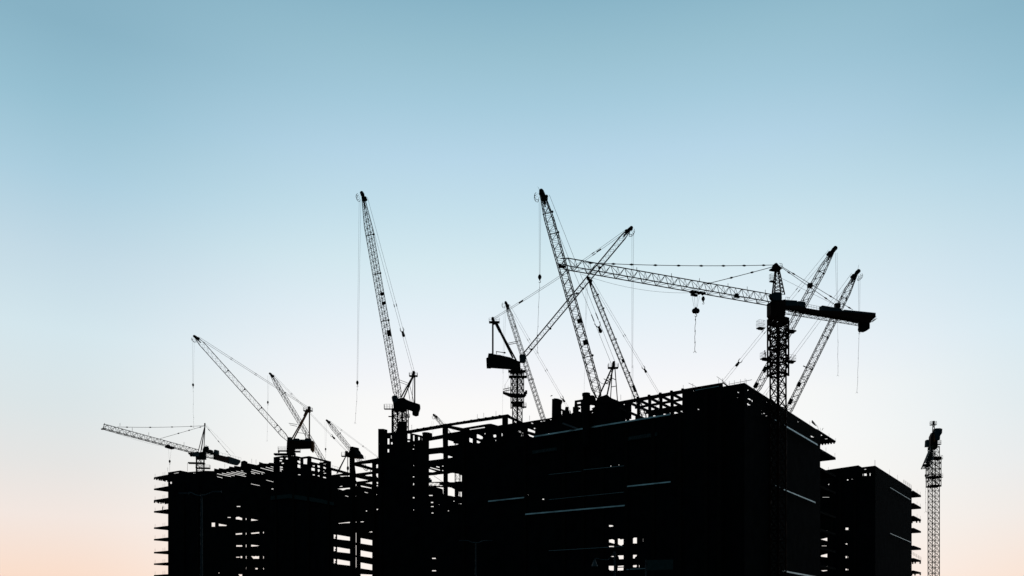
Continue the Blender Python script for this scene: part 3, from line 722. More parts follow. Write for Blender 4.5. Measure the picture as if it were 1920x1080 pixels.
def legs(parent, pairs, r, sep=1.6, name='a_frame_leg', material='crane_steel', ties=0):
    """each leg of a crane's A-frame a part"""
    for (a, b) in pairs:
        MB().bar(a, b, r*2, r*2, side=Vector((0, 1, 0))).build(name, material, parent)
def plates(parent, plane, pl, name, material='crane_steel', th=2.0, off=0):
    th *= .5
    return MB().poly(plane, pl, th, off=off-th/2).build(name, material, parent)

# ---- big flat-top slewing crane over the right of the site (J)
J = Plane(53.8, 165, .935, .354)
mj = J.xyz(0, 0)
cj = thing('tower_crane', 'large crane with horizontal jib and long counter-jib on a thick red mast, right', 'tower crane', mj, 'tower cranes over the site')
def jz(py): return EYE+(HOR-py)/F*165.0
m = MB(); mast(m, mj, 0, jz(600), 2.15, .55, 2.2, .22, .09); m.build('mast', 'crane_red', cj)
m = MB(); mast(m, mj, jz(706), jz(598), 2.85, .55, 1.9, .22, .095)
for py in (600, 606, 628, 652, 676, 703):
    for k in range(4):
        g = .55+math.pi/4+k*math.pi/2; rr = 1.46*math.sqrt(2)
        m.bar(Vector((mj.x+rr*math.cos(g), mj.y+rr*math.sin(g), jz(py))), Vector((mj.x+rr*math.cos(g+math.pi/2), mj.y+rr*math.sin(g+math.pi/2), jz(py))), .3, .3 if py > 610 else .5)
m.build('climbing_cage', 'crane_red', cj)
plates(cj, J, [(1445.5, 566), (1473, 561), (1473, 590), (1470, 596), (1449, 596), (1445.5, 590)], 'slewing_platform', 'crane_red', 2.6)
platform(cj, Vector((mj.x-4.3*.93, mj.y-1.6, jz(621))), 1.4, 1.6, .35, 1.5, .2, .4)
platform(cj, Vector((mj.x+2.9, mj.y+.8, jz(618))), 1.9, 1.6, .35, 0, .25, .6)
platform(cj, Vector((mj.x-2.9, mj.y-1.0, jz(676))), 1.7, 1.8, .35, 1.2, .2, .5)
platform(cj, Vector((mj.x+2.9, mj.y+1.0, jz(675))), 1.7, 1.8, .35, 1.2, .2, .5)
# jib
jr = J.at(1447, 568.5); jt = J.at(1052, 503.5)
jr = J.xyz(J.t(1447), jz(572)+.95); jt = J.xyz(J.t(1051), jr.z+.3)
m = MB(); lattice(m, jr, jt, 1.75, 1.95, 32, 0, 0, .04, 1, .6, .1, .055, tri=True)
for px in (1311.5, 1365, 1401, 1435, 1259, 1194): 
    p = J.xyz(J.t(px), jr.z+.95); m.tube(p, p+Vector((0, 0, .75)), .06, 4)
m.build('jib', 'crane_steel', cj)
m = MB(); m.bar(jt-Vector((.3, 0, .75)), jt+Vector((.8, .3, -.85)), .7, .3); m.tube(jt-Vector((.1, .3, .75)), jt-Vector((.1, -.3, .75)), .3, 10); m.build('jib_end', 'crane_steel', cj)
# tower top
ax = J.at(1457, 497)
m = MB(); base = [J.at(1450, 549), J.at(1470, 560)]
bz = jz(556)
lo = [mj+Vector((sx*1.0, sy*1.0, bz)) for sx, sy in ((-1, -1), (1, -1), (1, 1), (-1, 1))]
hi = [Vector((ax.x+sx*.32, ax.y+sy*.32, jz(507))) for sx, sy in ((-1, -1), (1, -1), (1, 1), (-1, 1))]
for k in range(4):
    k2 = (k+1) % 4; m.tube(lo[k], hi[k], .13, 5)
    for i in range(7):
        f, g_ = i/7, (i+1)/7
        m.tube(lo[k].lerp(hi[k], f), lo[k2].lerp(hi[k2], g_), .06, 4); m.tube(lo[k].lerp(hi[k], g_), lo[k2].lerp(hi[k2], g_), .06, 4)
m.build('tower_top', 'crane_red', cj)
plates(cj, J, [(1450, 506), (1451, 497), (1455, 492.5), (1457, 493), (1461, 498), (1467, 502.5), (1465, 505)], 'apex_head', 'crane_red', 1.2)
platform(cj, J.at(1452.5, 506.5), 2.0, 1.6, .35, 0, .25)
platform(cj, J.at(1448.5, 528, -.3), 1.1, 1.1, .35, 1.4, .15, .2)
c_ = J.at(1449.5, 528, -.3)
m = MB(); m.bar(J.at(1461, 503), J.at(1467, 503), .1, .1)
for a, b in (((1461, 493.5), (1466.5, 494.5)), ((1466.5, 494.5), (1468, 502.5)), ((1464, 494), (1465.5, 502)), ((1461.5, 498), (1467.5, 499))): m.tube(J.at(*a, -.6), J.at(*b, -.6), .035, 4)
m.build('railing', 'rope', cj)
plates(cj, J, [(1445.5, 551), (1453, 547.5), (1464, 547.5), (1466, 551), (1466, 563), (1451, 563), (1447, 558)], 'cab', 'slate_paint', 1.5, off=-2.0)
# counter-jib
ctr = plates(cj, J, [(1472, 573), (1497, 573), (1511, 577.2), (1530, 580.5), (1552, 583), (1581, 584), (1642, 590), (1641.5, 595), (1637, 598.5), (1631, 605.5), (1613, 603.5), (1590, 598.3), (1560, 592.5), (1530, 587), (1500, 581.3), (1473, 577)], 'counter_jib', 'crane_red', 2.0)
plates(cj, J, [(1472.6, 562), (1495, 563.5), (1495, 575), (1472.6, 573.5)], 'winch_house', 'slate_paint', 1.8)
plates(cj, J, [(1497.5, 564.3), (1510.5, 566), (1510.5, 578), (1497.5, 576)], 'motor_house', 'slate_paint', 1.8)
plates(cj, J, [(1542, 572.5), (1578, 578.5), (1578, 585), (1542, 583)], 'ballast_block', 'slate_paint', 1.9)
plates(cj, J, [(1583, 580.5), (1642, 586.5), (1642, 592), (1583, 590)], 'ballast_block', 'slate_paint', 1.9)
plates(cj, J, [(1614, 604), (1631, 604), (1631, 616), (1624, 620.8), (1615, 620)], 'counterweight', 'concrete', 1.7)
m = MB(); a = J.at(1474, 582.6); b = J.at(1614, 605.5)
lattice(m, a, b, 1.4, .75, 20, 0, 0, 0, 1, 1, .06, .045); lattice(m, J.at(1632, 603), J.at(1641, 596), .8, .5, 3, 0, 0, 0, 1, 1, .04, .03); m.build('under_truss', 'crane_red', cj)
m = MB()
for k in range(7):
    x_ = 1511+k*5; y_ = 577+k*1.0; m.tube(J.at(x_, y_, -.9), J.at(x_, y_-7.5, -.9), .03, 4)
for dy in (7.3, 3.7): m.tube(J.at(1511, 577-dy, -.9), J.at(1541, 583-dy, -.9), .028, 4)
for k in range(3): m.tube(J.at(1473+k*3.5, 562, -.9), J.at(1473+k*3.5, 557, -.9), .028, 4)
m.tube(J.at(1473, 557, -.9), J.at(1480, 558, -.9), .028, 4); m.build('railing', 'rope', cj)
def tie(parent, plane, a, b, knots, r=.07, sag=0, name='tie_bar', ks=.16):
    a = plane.at(*a); b = plane.at(*b); m = MB(); pr = a
    for k in range(1, 11):
        f = k/10; p = a.lerp(b, f)-Vector((0, 0, sag*4*f*(1-f))); m.tube(pr, p, r, 5); pr = p
    d = (b-a).normalized()
    for f in knots:
        p = a.lerp(b, f)-Vector((0, 0, sag*4*f*(1-f))); m.tube(p-d*.45, p, ks*.4, 6, ks); m.tube(p, p+d*.45, ks, 6, ks*.4)
    return m.build(name, 'crane_steel', parent)
tie(cj, J, (1453, 496.8), (1096, 492.5), [.065, .175, .29, .41, .53, .65, .77, .86, .97], .06, .35, ks=.2)
tie(cj, J, (1452, 499.5), (1322, 533), [.33, .63, .95], .065, .05, ks=.2)
tie(cj, J, (1466, 502), (1571, 575), [.12, .5, .78], .055); tie(cj, J, (1466, 500), (1599, 581), [.16, .4, .68, .95], .055)
m = MB(); m.box(J.at(1518.7, 535.2), .9, .8, .75); m.build('tie_spreader', 'crane_steel', cj)
m = MB(); m.box(J.at(1570, 573.5), 1.1, .8, .9); m.build('tie_anchor', 'crane_steel', cj)
rope(cj, [J.at(1465, 521.5), J.at(1562, 570)], .025)
rope(cj, [J.at(1090, 514), J.at(1295, 549)], .022, sag=1.0)
zb = jr.z-1.0
tc_ = J.xyz(J.t(1308), zb-.25)
m = MB(); m.bar(J.xyz(J.t(1294), zb-.15), J.xyz(J.t(1322), zb-.1), .7, .22)
for px in (1297, 1303, 1312, 1319): m.tube(J.xyz(J.t(px), zb-.15, -.4), J.xyz(J.t(px), zb-.15, .4), .24, 8)
m.bar(J.xyz(J.t(1296), zb-.7), J.xyz(J.t(1307), zb-.75), .5, .35); m.build('trolley', 'crane_steel', cj)
for x0, x1 in ((1297.5, 1301.5), (1302, 1303.5), (1308, 1306), (1311.5, 1307)):
    rope(cj, [J.at(x0, 555), J.at(x1, 577)], .022)
hk = hook(cj, J.at(1304.6, 576.5), .95)
m = MB(); m.ball(J.at(1301.9, 583), .5); m.ball(J.at(1307.3, 583), .5); m.build('hook_cheek', 'crane_steel', hk)
chain(cj, J.at(1304.3, 594), J.at(1303, 658), .045)
hook(cj, J.at(1318.5, 556), .8)
m = MB(); m.ball(J.xyz(J.t(1381), zb+.6), .5, .4); m.bar(J.xyz(J.t(1377), zb+.3), J.xyz(J.t(1386), zb+.3), .5, .2); m.build('trolley_winch', 'crane_steel', cj)

# ---- flat jib crane at the far left (A)
pm = FACE.at(375.5, 880, 8)
A = Plane(pm.x, pm.y, .35, .94)
# the jib runs a little towards the viewer on the left
A = Plane(pm.x, pm.y, .34, .94)
ca_ = thing('tower_crane', 'leftmost crane, with nearly horizontal lattice jib and rust red counter-jib', 'tower crane', (pm.x, pm.y, 0), 'tower cranes over the site')
mz = lambda py: EYE+(HOR-py)/F*pm.y
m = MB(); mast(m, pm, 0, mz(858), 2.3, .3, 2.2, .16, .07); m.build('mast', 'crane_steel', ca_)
plates(ca_, frontal(pm.y), [(366, 849), (384.5, 846), (384.5, 861), (367, 861)], 'slewing_platform', 'crane_steel', 2.4)
platform(ca_, Vector((pm.x-1.2, pm.y, mz(868.5))), 5.2, 2.6, .1, 0, .4); platform(ca_, Vector((pm.x+.9, pm.y, mz(878))), 4.4, 2.6, .1, 1.1, .3)
MB().tube(P(351.5, 868, pm.y), P(351.5, 884, pm.y), .06, 4).build('pole', 'rope', ca_)
def linepl(plane): return plane
tipA = Vector(((193.5-960)/F*238, 238, 0)); rootA = Vector((pm.x, pm.y, 0))
dA = (rootA-tipA); A = Plane(pm.x, pm.y, dA.x, dA.y)
a0 = A.at(372, 847.5); a1 = A.at(194, 799.5)
m = MB(); lattice(m, a0, a1, 1.3, 1.5, 28, 0, 0, .02, 1, .8, .1, .055, tri=True)
for px, py in ((225, 796), (248, 805), (279, 813.5), (345, 832)): m.tube(A.at(px, py+3), A.at(px, py-3), .05, 4)
m.build('jib', 'crane_steel', ca_)
m = MB(); m.bar(A.at(192, 804.3), A.at(197, 804.5), 1.2, .35); m.tube(A.at(196.5, 793.5), A.at(192.8, 804), .09, 4); m.build('jib_end', 'crane_steel', ca_)
m = MB()
for (x0, y0) in ((374, 847), (380, 845)):
    for o in (-.6, .6): m.tube(A.at(x0, y0)+Vector((o*.3, o, 0)), A.at(384.5, 797), .13, 5)
m.tube(A.at(384.2, 798), A.at(384, 793.5), .26, 6); m.build('tower_top', 'crane_steel', ca_)
tie(ca_, A, (383.5, 798), (220, 800.5), [.17, .4, .65, .9], .06, .3, ks=.2); tie(ca_, A, (383.5, 798.5), (300, 822.5), [.1, .36, .6], .06, ks=.2)
tie(ca_, A, (386, 799), (432.5, 855), [.12, .5, .85], .05); rope(ca_, [A.at(387, 797), A.at(441, 853)], .02)
m = MB(); m.bar(A.at(385, 846.5), A.at(403, 851.5), 1.4, .35); m.build('counter_jib_walkway', 'crane_steel', ca_)
m = MB(); lattice(m, A.at(380, 852), A.at(404, 857), 1.2, 1.3, 6, 0, 0, 0, 1, 1, .07, .05); m.build('counter_truss', 'crane_steel', ca_)
plates(ca_, A, [(403, 851), (429, 857), (429, 868), (403, 861)], 'counter_jib', 'crane_red', 1.5)
plates(ca_, A, [(429, 855.5), (451, 863), (451, 867), (446, 872.5), (429, 868.3)], 'machinery_house', 'slate_paint', 1.6)
m = MB(); m.ball(A.at(386.5, 842), 1.05, .95); m.box(A.at(386.5, 845), 1.8, 1.5, 1.0); m.build('winch', 'crane_steel', ca_)
plates(ca_, A, [(395, 843), (400, 845), (400, 850), (395, 848.5)], 'control_box', 'crane_steel', 1.0)
plates(ca_, A, [(404, 843), (411, 845), (411, 853), (402, 850.5)], 'control_box', 'slate_paint', 1.2)
m = MB(); m.tube(A.at(385, 834.3), A.at(391, 838), .07, 4); m.tube(A.at(390.7, 836), A.at(391, 841), .06, 4); m.build('service_davit', 'crane_steel', ca_)
plates(ca_, A, [(455, 865), (459, 863.5), (464, 866), (465, 874), (454, 876)], 'counterweight', 'concrete', 1.5)
m = MB()
for k in range(9): m.tube(A.at(412+k*5, 852.5+k*1.25, -.7), A.at(412+k*5, 848.5+k*1.25, -.7), .022, 4)
m.tube(A.at(412, 848.5, -.7), A.at(452, 858.5, -.7), .022, 4); m.build('railing', 'rope', ca_)
m = MB(); m.bar(A.at(312, 837.5), A.at(324, 841), 1.4, .5); m.ball(A.at(315.5, 836.5), .7, .55); m.build('trolley', 'crane_steel', ca_)
for x0, x1 in ((315.5, 317.7), (321.5, 318.7)): rope(ca_, [A.at(x0, 841), A.at(x1, 863)], .02)
hook(ca_, A.at(318.2, 862.5), .75); rope(ca_, [A.at(318.2, 868), A.at(318.2, 884)], .03)
rope(ca_, [A.at(200, 806), A.at(312, 838)], .018, sag=.5)
plates(ca_, A, [(361, 849), (371, 846.5), (374, 848), (373, 856), (364, 856)], 'cab', 'slate_paint', 1.4, off=-1.5)
m = MB(); m.ball(A.at(358.5, 852), .55, .8); m.ball(A.at(355, 850), .4, .4); m.build('floodlight', 'crane_steel', ca_)

# ---- luffing cranes
def luffer(label, Yd, piv, tip, wpx, n, apex, roll=.35, side=-1, dY=0, t0=.05, t1=.10, s1=.35, rc=.07, rb=.035, cage=True, head_big=1.0, pend_to=None,
           knots=(.3, .6), spreader=None, gap=.5, sag=0, hooks=None, lattice_mat='crane_steel', depth_ratio=1.0, base=None, marks=(), bars=(), pr=.035, rung=True, head_mat='crane_steel'):
    loc = base if base is not None else P(piv[0], piv[1], Yd)
    root = thing('tower_crane', label, 'tower crane', (loc.x, loc.y, 0), 'tower cranes over the site')
    a = P(piv[0], piv[1], Yd); b = P(tip[0], tip[1], Yd+dY)
    w = wpx/F*Yd
    k = math.cos(roll)+depth_ratio*abs(math.sin(roll))
    m = MB(); lattice(m, a, b, w/k*depth_ratio, w/k, n, roll, t0, t1, .5, s1, rc, rb, up=Vector((0, 0, 1)), rungs=rung)
    jib = m.build('jib', lattice_mat, root)
    d = (b-a).normalized(); e = d.cross(Vector((0, 1, 0))).normalized()
    if e.x < 0: e = -e
    for (f, o, ln) in marks:                         # dark panels bolted on the jib
        p = a.lerp(b, f)+e*o*w
        MB().bar(p-d*ln/2, p+d*ln/2, .08, w*.5, side=Vector((0, 1, 0))).build('jib_panel', 'crane_steel', jib)
    for (f, o, ln) in bars:
        p = a.lerp(b, f)
        m = MB(); m.tube(p-e*w*.5, p+e*(w*.5+ln), .1, 5); m.ball(p+e*(w*.45+ln*.5), .28, .28, 6); m.build('rope_roller', 'crane_steel', jib)
    jib_head(root, a, b, w*.8, side, cage, head_mat, head_big)
    if apex:
        pe = P(apex[0], apex[1], Yd)
        ep = b+(-e if side > 0 else e)*w*.35-d*1.0
        pendant(root, ep, pe, pr, gap, knots, .13, spreader, sag)
    if hooks:
        hx, hy0, hkx, hky, ex, ey, sc_ = hooks
        for dx in (-1.6, 1.6):
            rope(root, [P(hx+dx, hy0, Yd+dY), P(hkx+dx*.45, hky, Yd+dY)], .026)
        if sc_:
            hook(root, P(hkx, hky, Yd+dY), sc_)
            if ey: chain(root, P(hkx, hky+(1.8*sc_)/(Yd)*F, Yd+dY), P(ex, ey, Yd+dY), .032, .1)
    return root, a, b, w

def fp(Yd): return frontal(Yd)
# B: left luffing crane with brown red frame
YB = 275.0; mB = P(547, 850, YB)
cB, a, b, w = luffer('luffing crane with rusty A-frame and deck above the leftmost block, jib reaching up left', YB, (540, 825), (366, 631), 9.2, 44, (580, 766), .0, -1, 0,
    .04, .06, .4, .095, .03, rung=False, pr=.05, knots=(.3, .52), hooks=(362.5, 641, 362, 719, 363, 801, .85), base=mB, gap=.55, bars=((.09, 0, -.2), (.13, 0, -.2), (.30, 0, -.4), (.48, 0, -.4), (.66, 0, -.4)), depth_ratio=.5)
fB = fp(YB)
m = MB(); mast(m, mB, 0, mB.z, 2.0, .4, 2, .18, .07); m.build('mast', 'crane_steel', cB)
plates(cB, fB, [(538, 826), (550, 826), (584, 828), (584, 840), (552, 841), (551, 848), (541, 856), (537, 848)], 'machinery_deck', 'crane_red', 2.6)
plates(cB, fB, [(538.5, 819.5), (546, 819.5), (547.5, 824), (553, 822), (560, 822), (562, 824), (571, 824), (573, 821.5), (582, 821.5), (584, 828), (538.5, 827)], 'winch_row', 'slate_paint', 1.8, off=.3)
plates(cB, fB, [(582, 826.5), (586.5, 826.5), (588.5, 829), (588.5, 843), (585.5, 848), (582, 844)], 'counterweight', 'crane_orange', 2.4)
ap = P(580, 765, YB)
legs(cB, [(P(578.5, 767, YB-1), P(546.5, 824, YB-1.2)), (P(579.5, 768, YB+1), P(550, 825, YB+1.2)), (P(580.2, 770, YB-.8), P(580.2, 822, YB-.8))], .17, material='crane_orange')
m = MB(); m.bar(P(577, 768, YB), P(571, 781, YB), 1.6, .5); m.ball(P(580, 764.5, YB), .5, .55); m.bar(P(580, 763, YB), P(579.5, 773, YB), 1.4, .7); m.build('a_frame_head', 'crane_steel', cB)
platform(cB, P(577.5, 770.5, YB), 2.9, 2.2, 0, 1.0, .18)
legs(cB, [(P(541.5, 793.5, YB-.8), P(557.5, 796, YB-.8)), (P(543.5, 796.5, YB+.8), P(557, 799.5, YB+.8))], .07, name='jib_backstop')
legs(cB, [(P(558, 811, YB), P(573, 813, YB)), (P(573, 813, YB), P(573, 822, YB))], .07, name='handrail_beam')
platform(cB, P(531, 845.5, YB), 3.2, 2.4, 0, 1.3, .2, .3); platform(cB, P(534, 852, YB), 7.0, 3.0, 0, 0, .5); platform(cB, P(556, 847, YB), 2.4, 2.4, 0, 1.2, .3, .3); platform(cB, P(552, 862, YB), 3.6, 3.0, 0, 0, .3)
m = MB(); m.ball(P(522.7, 846.8, YB), .32, .5); m.build('floodlight', 'crane_steel', cB)

# C: behind, its jib crossing the rusty crane
YC = 330.0
cC, a, b, w = luffer('distant luffing crane whose jib passes behind the crane with the rusty A-frame', YC, (612, 874), (507.5, 701), 8.5, 43, (650, 846), .5, -1, 0, .04, .10, .35, .10, .05,
    cage=False, knots=(.25,), spreader=.82, hooks=(503.2, 704, 502.2, 752, 500.5, 826, .9), base=P(650, 1000, YC), bars=((.78, 0, .6),), rung=False)
legs(cC, [(P(648, 856, YC-1), P(631, 888, YC-1)), (P(648.5, 856, YC+1), P(633, 888, YC+1)), (P(652, 856, YC), P(652, 898, YC)), (P(656, 856, YC), P(656, 898, YC))], .13)
platform(cC, P(650, 855.5, YC), 4.2, 2.2, 0, 1.6, .3); m = MB(); m.bar(P(650, 846, YC), P(649.5, 856, YC), 1.4, 1.0); m.ball(P(652.2, 878, YC), .5, .9); m.build('a_frame_head', 'crane_steel', cC)
plates(cC, fp(YC), [(598, 898), (618, 898), (618, 910), (598, 910)], 'machinery_deck', 'crane_steel', 2.4)
m = MB(); mast(m, P(602, 900, YC), 0, P(625, 899, YC).z, 1.2, .3, 3, .14, .07, False); m.build('mast', 'crane_steel', cC)

# D: small one further right
YD = 370.0
cD, a, b, w = luffer('small distant luffing crane beside the capped concrete column, jib leaning left', YD, (689, 882), (613.5, 788.5), 7.8, 30, (708, 857), .5, -1, 0, .04, .12, .35, .10, .055,
    cage=False, knots=(.25, .7), hooks=(610.8, 791, 610.5, 840, 610.5, 862, .9), base=P(700, 1000, YD), bars=((.72, 0, .5),), rung=False)
plates(cD, fp(YD), [(709, 881), (740, 884), (740, 900), (709, 896)], 'machinery_deck', 'crane_steel', 2.4)
legs(cD, [(P(708, 857, YD-1), P(694, 884, YD-1)), (P(712, 857, YD), P(716, 884, YD))], .13)
m = MB(); mast(m, P(722, 900, YD), 0, P(700, 896, YD).z, 2.0, .3, 3, .14, .07, False); m.build('mast', 'crane_steel', cD)

# E: tall luffing crane left of centre
YE = 212.0; mE = P(749.5, 765, YE)
cE, a, b, w = luffer('tall luffing crane left of centre with a nearly upright jib, standing on the square-columned tower', YE, (747, 747), (680, 364), 14.5, 62, (775.5, 698), .42, -1, 0, .03, .16, .28, .09, .046,
    knots=(.62,), spreader=.78, hooks=(675, 376, 670, 714, 666, 792, .85), base=mE, gap=.75,
    marks=((.51, .25, .8), (.465, .25, .8), (.318, .25, 1.6)), bars=((.80, 0, .3), (.61, 0, .2), (.38, 0, .2)), head_big=1.1)
fE = fp(YE)
m = MB(); mast(m, mE, 0, mE.z, 2.5, .62, 2.1, .17, .08); m.build('mast', 'crane_steel', cE)
m = MB(); mast(m, mE+Vector((.1, 0, 0)), P(750, 812, YE).z, P(750, 768, YE).z, 3.1, .62, 1.6, .15, .06); m.build('climbing_cage', 'crane_steel', cE)
plates(cE, fE, [(751, 793), (762.5, 789), (762.5, 850), (751, 850)], 'stair_hoarding', 'crane_steel', 1.0)
plates(cE, fE, [(736.5, 752), (742, 748), (757, 745), (762, 749), (770, 752.5), (778, 755), (787, 758), (787.3, 764), (785.5, 769.5), (773, 769.5), (762.5, 765.5), (760.5, 770), (738.5, 770), (737.3, 760)], 'machinery_deck', 'crane_steel', 2.6)
plates(cE, fE, [(734.2, 745), (736, 742), (740, 741), (744, 741.5), (745, 752), (739, 756), (735.5, 752)], 'cab', 'slate_paint', 1.5, off=-1.8)
plates(cE, fE, [(773, 768), (785.3, 769), (784, 777.5), (779, 779.2), (773, 777)], 'counterweight', 'concrete', 2.2)
legs(cE, [(P(774.8, 704, YE-1), P(752, 745, YE-1.2)), (P(775.5, 704, YE+1), P(757, 746, YE+1.2)), (P(777.6, 703, YE-.8), P(777.6, 756, YE-.8))], .15)
legs(cE, [(P(764.5, 724, YE), P(769, 752, YE)), (P(768, 722, YE), P(776, 754, YE)), (P(775, 706, YE+1), P(772.5, 754, YE+1))], .06, name='a_frame_brace')
m = MB(); m.bar(P(776.5, 697, YE), P(773.5, 707, YE), 1.4, .5); m.ball(P(776.5, 699, YE), .3, .5); m.build('a_frame_head', 'crane_steel', cE)
platform(cE, P(775, 705.3, YE), 2.1, 1.8, 0, .85, .16)
legs(cE, [(P(748.5, 712, YE-.8), P(765.5, 718.5, YE-.8)), (P(748.5, 716, YE+.8), P(763, 721.5, YE+.8))], .05, name='jib_backstop')
rope(cE, [P(748, 728, YE), P(762, 720, YE)], .02, 'control_cable', sag=1.2)
platform(cE, P(728, 767, YE), 2.1, 1.4, 0, 1.2, .14); platform(cE, P(763, 782, YE), 1.4, 1.2, 0, .8, .14, .2); platform(cE, P(732, 781, YE), 1.0, 1.0, 0, 0, .16)

# F: behind the right-facing crane
YF = 290.0
cF, a, b, w = luffer('distant slender luffing crane whose jib crosses behind the crane facing right', YF, (1020, 790), (949, 568), 9.6, 56, (1068, 770), .45, -1, 0, .02, .10, .4, .09, .05,
    knots=(.33, .62), spreader=.90, hooks=(947, 580, 943, 700, 0, 0, 0), base=P(1040, 1000, YF), bars=((.56, 0, .1), (.8, 0, -.3), (.35, 0, .1)), gap=.8, head_big=1.0, head_mat='crane_steel')
rope(cF, [P(943.5, 698, YF), P(942, 782, YF)], .022)
plates(cF, fp(YF), [(1012, 794), (1075, 796), (1075, 806), (1012, 804)], 'machinery_deck', 'crane_steel', 2.4)
legs(cF, [(P(1068, 770, YF), P(1030, 790, YF)), (P(1069, 770, YF), P(1072, 792, YF))], .15)
m = MB(); mast(m, P(1030, 806, YF), 0, P(1030, 804, YF).z, 2.0, .3, 3, .14, .07, False); m.build('mast', 'crane_steel', cF)

# G: luffing crane reaching to the right
YG = 195.0; mG = P(970, 700, YG); fG = fp(YG)
cG, a, b, w = luffer('luffing crane on a slender mast in the centre, jib reaching up to the right', YG, (982, 668), (1182, 428), 9.4, 46, (924.5, 598), .0, 1, 0, .03, .06, .45, .09, .028, rung=False, pr=.05,
    knots=(.25,), hooks=(1186.5, 440, 1185.5, 690, 0, 0, 0), base=mG, gap=.45, sag=.5, bars=((.06, 0, -.3), (.23, 0, .2), (.54, 0, .0), (.70, 0, -.2)), depth_ratio=.5)
rope(cG, [P(1185, 685, YG), P(1184.5, 752, YG)], .022); rope(cG, [P(1187, 685, YG), P(1186.5, 752, YG)], .022)
m = MB()
for f in (.21, .79): 
    p = P(924.5, 598, YG).lerp(P(1176, 432, YG), f)-Vector((0, 0, .5*4*f*(1-f)))
    m.bar(p-Vector((.55, 0, .37)), p+Vector((.45, 0, .3)), .3, .24); m.ball(p+Vector((.2, 0, .13)), .2, .2, 6)
m.build('rope_coupling', 'crane_steel', cG)
m = MB(); mast(m, mG, 0, mG.z+1, 1.62, .7, 1.5, .13, .06); m.tube(Vector((mG.x, mG.y-.9, 20)), Vector((mG.x, mG.y-.9, mG.z+1)), .2, 5); m.build('mast', 'crane_steel', cG)
m = MB(); mast(m, mG, P(0, 766, YG).z, P(0, 698, YG).z, 2.15, .7, 1.5, .13, .05); m.build('climbing_cage', 'crane_steel', cG)
plates(cG, fG, [(915.5, 664), (927, 664), (939, 666), (957, 670), (968.5, 675.5), (975.5, 678), (976.3, 694), (960, 694), (957, 690), (920.8, 687.3), (919.5, 688.3), (912.3, 688), (911.5, 671.5), (914.5, 670)], 'machinery_deck', 'crane_steel', 2.4)
plates(cG, fG, [(957, 694), (978, 694), (980, 698), (956, 698)], 'slewing_ring', 'crane_steel', 2.4)
plates(cG, fG, [(915.7, 662.4), (924, 662.4), (926, 664.5), (939, 665.5), (939, 669), (915.7, 668)], 'winch_row', 'slate_paint', 1.8)
cabp = [(973.8, 667), (975, 664.8), (984, 664.5), (987, 668), (986, 674), (983.5, 679.5), (976, 679), (974.3, 676)]
plates(cG, fG, cabp, 'cab', 'slate_paint', 1.4, off=-1.6)
legs(cG, [(P(928.5, 604, YG-1), P(961.5, 671, YG-1.2)), (P(929.5, 604, YG+1), P(968, 676, YG+1.2))], .17)
legs(cG, [(P(924, 603, YG), P(924, 663, YG))], .2)
legs(cG, [(P(929, 604, YG), P(938, 622, YG))], .33, name='a_frame_head'); m = MB(); m.ball(P(923.8, 597.5, YG), .35, .45); m.bar(P(923.5, 597, YG), P(927, 607, YG), 1.4, .6); m.build('sheave_nest', 'crane_steel', cG)
platform(cG, P(926.8, 604.3, YG), 2.5, 1.8, 0, .85, .22)
legs(cG, [(P(952.5, 643.5, YG-.8), P(970.5, 639.7, YG-.8)), (P(953, 646.3, YG+.8), P(969, 643.2, YG+.8))], .06, name='jib_backstop')
m = MB(); m.tube(P(931, 664, YG), P(930.7, 659, YG), .08, 4); m.tube(P(930, 659, YG), P(948.5, 661.7, YG), .09, 5); m.ball(P(946, 661.3, YG), .25, .2); m.build('service_davit', 'crane_steel', cG)
platform(cG, P(969.5, 696.3, YG), 4.2, 3.0, 0, .9, .15, .35); platform(cG, P(971, 706.7, YG), 4.3, 3.0, 0, .9, .15, .3)
plates(cG, fG, [(943, 734), (956, 737), (985, 739), (985, 741.8), (970, 743.5), (956, 741.5), (942.7, 735.3)], 'working_platform', 'crane_steel', 3.0)
m = MB()
for x_, y0_, y1_ in ((946.8, 735, 721), (952.7, 737, 723), (949.5, 736, 729), (957, 738, 727)): m.tube(P(x_, y0_, YG-1.2), P(x_, y1_, YG-1.2), .04, 4)
for dy in (0, 4): m.tube(P(943, 730+dy, YG-1.2), P(957, 727+dy, YG-1.2), .09, 4)
m.tube(P(946.8, 722, YG-1.2), P(955, 708, YG-1.2), .02, 4); m.build('railing', 'crane_steel', cG)
m = MB(); m.box(P(984, 738.5, YG-1), .7, .7, .9); m.box(P(986.6, 735.5, YG-1), .5, .5, .8); m.build('control_box', 'crane_steel', cG)
platform(cG, P(983, 763.3, YG), 1.0, 1.6, 0, .9, .15); 
for py in (756, 760.5): platform(cG, P(970, py, YG), 2.6, 2.2, 0, 0, .35, name='mast_collar')

